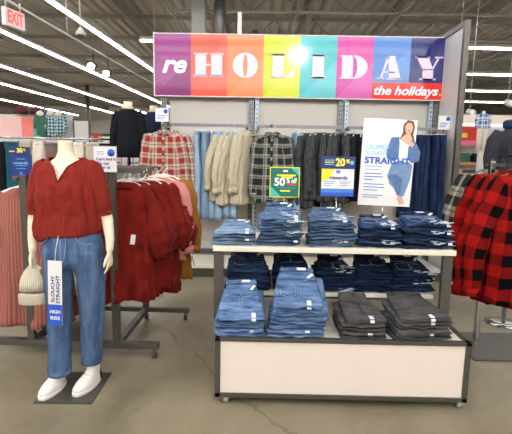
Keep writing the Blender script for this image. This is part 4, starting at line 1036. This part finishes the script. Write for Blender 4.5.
# low rack run with a row of dark and pale clothes
RK = empty('clothes_rail', (-3.2, 6.15, 0), 0, 'long clothes rail behind the mannequin holding dark and pale trousers', 'clothes rack')
MB().tube([(-1.3, 0, 1.66), (1.15, 0, 1.66)], .014, 8).build('rail', 'chrome', RK)
for x in (-1.25, 1.1): MB().tube([(x, 0, 0), (x, 0, 1.66)], .016, 8).build('post', 'steel', RK)
MB().box(-1.35, 1.2, -.02, .02, 0, .04).build('base_bar', 'steel', RK)
cols = [('blackc', 'black'), ('taupe', 'brown'), ('blackc', 'black'), ('blackc', 'black'), ('tealc', 'dark teal'), ('sandc', 'sand'), ('creamc', 'cream'), ('taupe', 'taupe'), ('taupe', 'taupe'), ('creamc', 'cream'), ('sandc', 'sand'), ('blackc', 'black')]
for k, (mt, cn) in enumerate(cols):
    p = pants('hanging_trousers', mt, 'trousers', L=.85, w=.085, seed=60+k, d=.03)
    tag(p, '%s trousers on the rail behind the mannequin, %s' % (cn, ['at the far left', 'second from left', 'third from left', 'fourth from left', 'fifth from left', 'sixth from left', 'seventh from left', 'eighth from left', 'ninth from left', 'tenth from left', 'eleventh from left', 'at the right end'][k]), 'trousers', 'trousers on the back rail')
    p.location = (-4.3+k*.19, 6.15, 1.685); p.rotation_euler = (0, 0, .3*sin(k*2))
# display partition with signs and children's clothes
PT = empty('display_partition', (-4.6, 8.2, 0), 0, 'pale display partition with coral and teal graphics at far left', 'display unit')
MB().box(-2.0, 1.05, 0, .08, 0, 2.16).build('panel', 'fixture', PT)
MB().box(-1.2, .32, -.02, 0, 1.74, 2.12).build('graphic', 'pinkp', PT); MB().box(.1, .32, -.025, -.01, 1.74, 2.1).build('graphic', 'coral', PT)
MB().box(.33, .76, -.025, -.01, 1.74, 2.08).build('graphic', 'green', PT); MB().prism([(.33, 1.74), (.42, 1.74), (.39, 1.92), (.43, 2.08), (.33, 2.08)], -.03, -.01).build('graphic', 'teal', PT)
MB().box(.44, .68, -.035, -.02, 1.86, 1.98).build('price_card', 'yellow', PT); MB().box(.52, .62, -.037, -.03, 1.905, 1.935).build('small_print', 'green', PT)
MB().box(-2.0, 1.05, -.32, 0, 1.66, 1.69).build('ledge', 'fixture', PT)
for k, (x, mt, L_, lb) in enumerate(((-4.02, 'greenc', .44, 'sage green small outfit hanging above the far left display'), (-3.83, 'floral', .42, 'white and navy patterned small outfit beside the sage green one'), (-3.68, 'floral', .40, 'cream topped patterned small outfit at the right of three'))):
    p = shirt('small_outfit', mt, 'clothes', L=L_, sh=.085, hem=.085, dep=.04, sleeve=.2, sr=(.035, .03), splay=.03, collar=False, placket=False, seed=70+k)
    tag(p, lb, 'clothes', 'small outfits above the display'); p.location = (x, 7.98, 2.28)
    MB().ball((0, -.045, -.12), (.07, .03, .05), 10, 6).build('top', 'creamc', p)
kr = empty('hook_rail', (-3.85, 8.0, 2.28), 0, 'thin rail holding three small outfits at far left', 'rail'); MB().box(-.32, .32, -.01, .01, -.03, -.015).build('bar', 'chrome', kr)
for x in (-.3, .3): MB().tube([(x, 0, -.02), (x, .2, -.02), (x, .24, -.2)], .01, 5).build('bracket', 'chrome', kr)
for k, (x, y, z) in enumerate(((-4.45, 8.1, 2.17), (-4.18, 8.12, 2.17))):
    s = empty('round_hat', (x, y, z), 0, 'dark maroon cap on top of the far left partition, '+('left one' if k == 0 else 'right one'), 'hat', 'maroon caps on the partition')
    MB().loft([[(r*cos(2*pi*j/14), r*sin(2*pi*j/14), zz) for j in range(14)] for r, zz in ((.12, 0), (.12, .05), (.08, .11), (.02, .13))]).build('crown', cloth('maroon_cloth', (90, 40, 50)) if k == 0 else bpy.data.materials['maroon_cloth'], s)
FB = empty('framed_board', (-3.30, 8.0, 0), 0, 'white notice board in a grey frame on a stand behind the mannequin neck', 'board')
MB().box(-.13, .13, 0, .02, 1.66, 2.05).build('board', 'greyboard', FB)
for q in ((-.155, -.13, 1.63, 2.08), (.13, .155, 1.63, 2.08)): MB().box(q[0], q[1], -.01, .03, q[2], q[3]).build('frame', 'darksteel', FB)
for q in ((1.63, 1.66), (2.05, 2.08)): MB().box(-.13, .13, -.01, .03, q[0], q[1]).build('frame', 'darksteel', FB)
MB().tube([(0, .02, 0), (0, .02, 1.64)], .015, 8).build('post', 'chrome', FB)
def shelfunit(name, x, y, wd, levels, label, mt='fixture', back=True, depth=.4):
    U = empty(name, (x, y, 0), 0, label, 'shelf')
    if back: MB().box(-wd/2, wd/2, depth-.03, depth, 0, levels[-1]+.25).build('back_panel', 'gwall', U)
    for s in (-1, 1): MB().box(s*wd/2-.02, s*wd/2+.02, 0, depth, 0, levels[-1]+.25).build('side', mt, U)
    for z in levels: MB().box(-wd/2+.02, wd/2-.02, 0, depth-.03, z-.03, z).build('shelf_board', mt, U)
    return U
shelfunit('shelving_unit', -3.18, 10, 1.1, (.3, .75, 1.2, 1.6), 'pale shelving with white packs seen between mannequin and black top')
rq = random.Random(5)
for lv in range(2):
    for k in range(7):
        x = -3.6+k*.14; hh = rq.uniform(.2, .28)
        p = empty('merchandise_pack', (x, 10.1, (1.2, 1.6)[lv]+.001), 0, '%s pack on the far shelf between mannequin and black top, %s' % (('lower shelf', 'upper shelf')[lv], ordl(7)[k]), 'package', 'packs on the far shelf')
        MB().box(-.055, .055, -.03, .03, 0, hh, .006).build('box', ['white', 'creamc', 'pinkp', 'white', 'creamc', 'white', 'blue'][(k+lv*3) % 7], p); MB().box(-.045, .045, -.033, -.029, .04, .08).build('printed_band', ['pinkp', 'blue', 'taupe'][k % 3], p)
DT = empty('dark_cabinet', (-3.95, 10.3, 0), 0, 'dark plum cabinet with pale top beyond the mannequin shoulder', 'cabinet')
MB().box(-.38, .3, 0, .5, 0, 1.62).build('body', plain('plum_cabinet', (70, 52, 60), .6), DT); MB().box(-.42, .34, -.03, .53, 1.62, 1.70).build('top', 'fixture', DT)
W = empty('graphic_band', (-7.55, 20, 2.02), 0, 'long colourful poster band with yellow price cards on the far wall', 'sign')
MB().box(-1.0, 2.2, 0, .05, 0, .36).build('board', 'tealc', W)
for x, wd, mt in ((-.95, .3, 'coral'), (-.5, .25, 'white'), (-.2, .45, 'red'), (.9, .12, 'ltblue'), (1.5, .6, 'greyboard')): MB().box(x, x+wd, -.01, .01, .02, .34).build('picture', mt, W)
for x, wd in ((.25, .6), (1.15, .7)): MB().box(x, x+wd, -.02, -.005, .02, .25).build('price_card', 'yellow', W)
for x in (-.9, 2.1): MB().tube([(x, .08, -2.02), (x, .08, .2)], .03, 6).build('post', 'steel', W)
# ------------------------------------------------------------ background on the right
U = empty('wall_fixture', (4.6, 8.2, 0), 0, 'cream back fixture with wooden ledge and lit grey header beyond the right stand', 'display unit')
MB().box(-1.1, 1.6, 0, .06, 0, 2.3).build('back_panel', 'beige', U)
MB().box(-1.1, 1.6, -.30, 0, 1.37, 1.43).build('wood_ledge', 'wood', U)
MB().box(-1.1, 1.6, -.36, -.30, 1.76, 2.07).build('header_board', 'greyboard', U)
MB().box(-1.1, 1.6, -.36, 0, 2.07, 2.10).build('header_top', 'fixture', U)
MB().box(-1.1, 1.6, -.38, -.36, 2.07, 2.10).build('header_light', emis('header_light_glow', (255, 252, 245), 2.5), U)
MB().box(-1.06, -.74, -.37, -.36, 1.77, 2.06).build('red_graphic', 'red', U); MB().box(-1.06, -.93, -.375, -.37, 1.86, 1.94).build('yellow_card', 'yellow', U); MB().box(-1.06, -.74, -.375, -.37, 1.72, 1.81).build('pink_graphic', plain('print_pink', (240, 120, 160), .5), U)
for k in range(9):
    x = 3.72+k*.24
    p = empty('folded_shirt', (x, 8.0, 1.431), 0, '%s folded top on the wooden ledge, %s of the nine' % (['dark green', 'navy', 'cream', 'black', 'olive', 'cream', 'navy', 'grey', 'black'][k], ordl(9)[k]), 'clothes', 'folded tops on the wooden ledge')
    MB().loft([[(.1*(abs(cos(t))**.5)*(1 if cos(t) > 0 else -1)*q, .11*sin(t)*q, z) for t in [2*pi*j/20 for j in range(20)]] for z, q in ((0, .96), (.02, 1), (.05, .98), (.09, 1), (.13, .97), (.16, .8))]).build('folded_cloth', ['greenc', 'navyc', 'creamc', 'blackc', 'taupe', 'creamc', 'navyc', 'taupe', 'blackc'][k], p)
BX = empty('sign_board', (3.72, 7.6, 0), 0, 'dark rectangular sign board on a post behind the cream plaid shirts', 'sign')
MB().box(-.19, .19, -.02, .02, 1.02, 1.30, .004).build('board', 'darksteel', BX); MB().tube([(0, .025, 0), (0, .025, 1.04)], .015, 8).build('post', 'chrome', BX)
PM = empty('child_mannequin', (3.66, 7.3, 0), 0, 'blue and white plaid outfit with pale trousers raised on a white post', 'mannequin')
PM.scale = (.72, .72, 1)
MB().box(-.05, .12, -.04, .04, 0, 1.62, .005).build('post', 'fixture', PM)
MB().box(-.2, .2, -.15, .15, 0, .02).build('foot_plate', 'fixture', PM)
MB().loft([ell(0, 0, z, a, d, 24) for z, a, d in ((1.98, .13, .08), (2.02, .13, .08), (2.12, .12, .08), (2.2, .125, .075), (2.23, .06, .05))]).build('plaid_top', 'blueplaid', PM)
for s in (-1, 1):
    MB().tube([(s*.11, 0, 2.2), (s*.145, 0, 2.12), (s*.15, -.01, 2.0)], [.035, .04, .038], 12).build('sleeve', 'blueplaid', PM)
    MB().tube([(s*.055, 0, 2.0), (s*.06, -.01, 1.8), (s*.05, 0, 1.60)], [.065, .055, .045], 14).build('trouser_leg', 'creamc', PM)
MB().lathe([(.03, 2.22), (.032, 2.27)], n=12).build('neck', 'mann', PM)
for k, (x, y, z) in enumerate(((3.9, 8.9, 2.42), (4.2, 8.9, 2.42), (4.95, 8.9, 2.62), (5.5, 8.9, 2.64))):
    s = empty('track_spotlight', (x, y, z), 0, 'pale track spotlight over the right fixture, '+ordl(4)[k], 'spotlight', 'track spotlights over the right fixture')
    MB().tube([(0, .1, .02), (0, -.08, -.03)], [.06, .075], 12).build('can', 'fixture', s); MB().ball((0, -.09, -.03), (.05, .02, .05), 12, 6).build('lens', 'white', s); MB().tube([(0, .05, 0), (0, .05, 5.3-z)], .008, 4).build('stem', 'fixture', s)
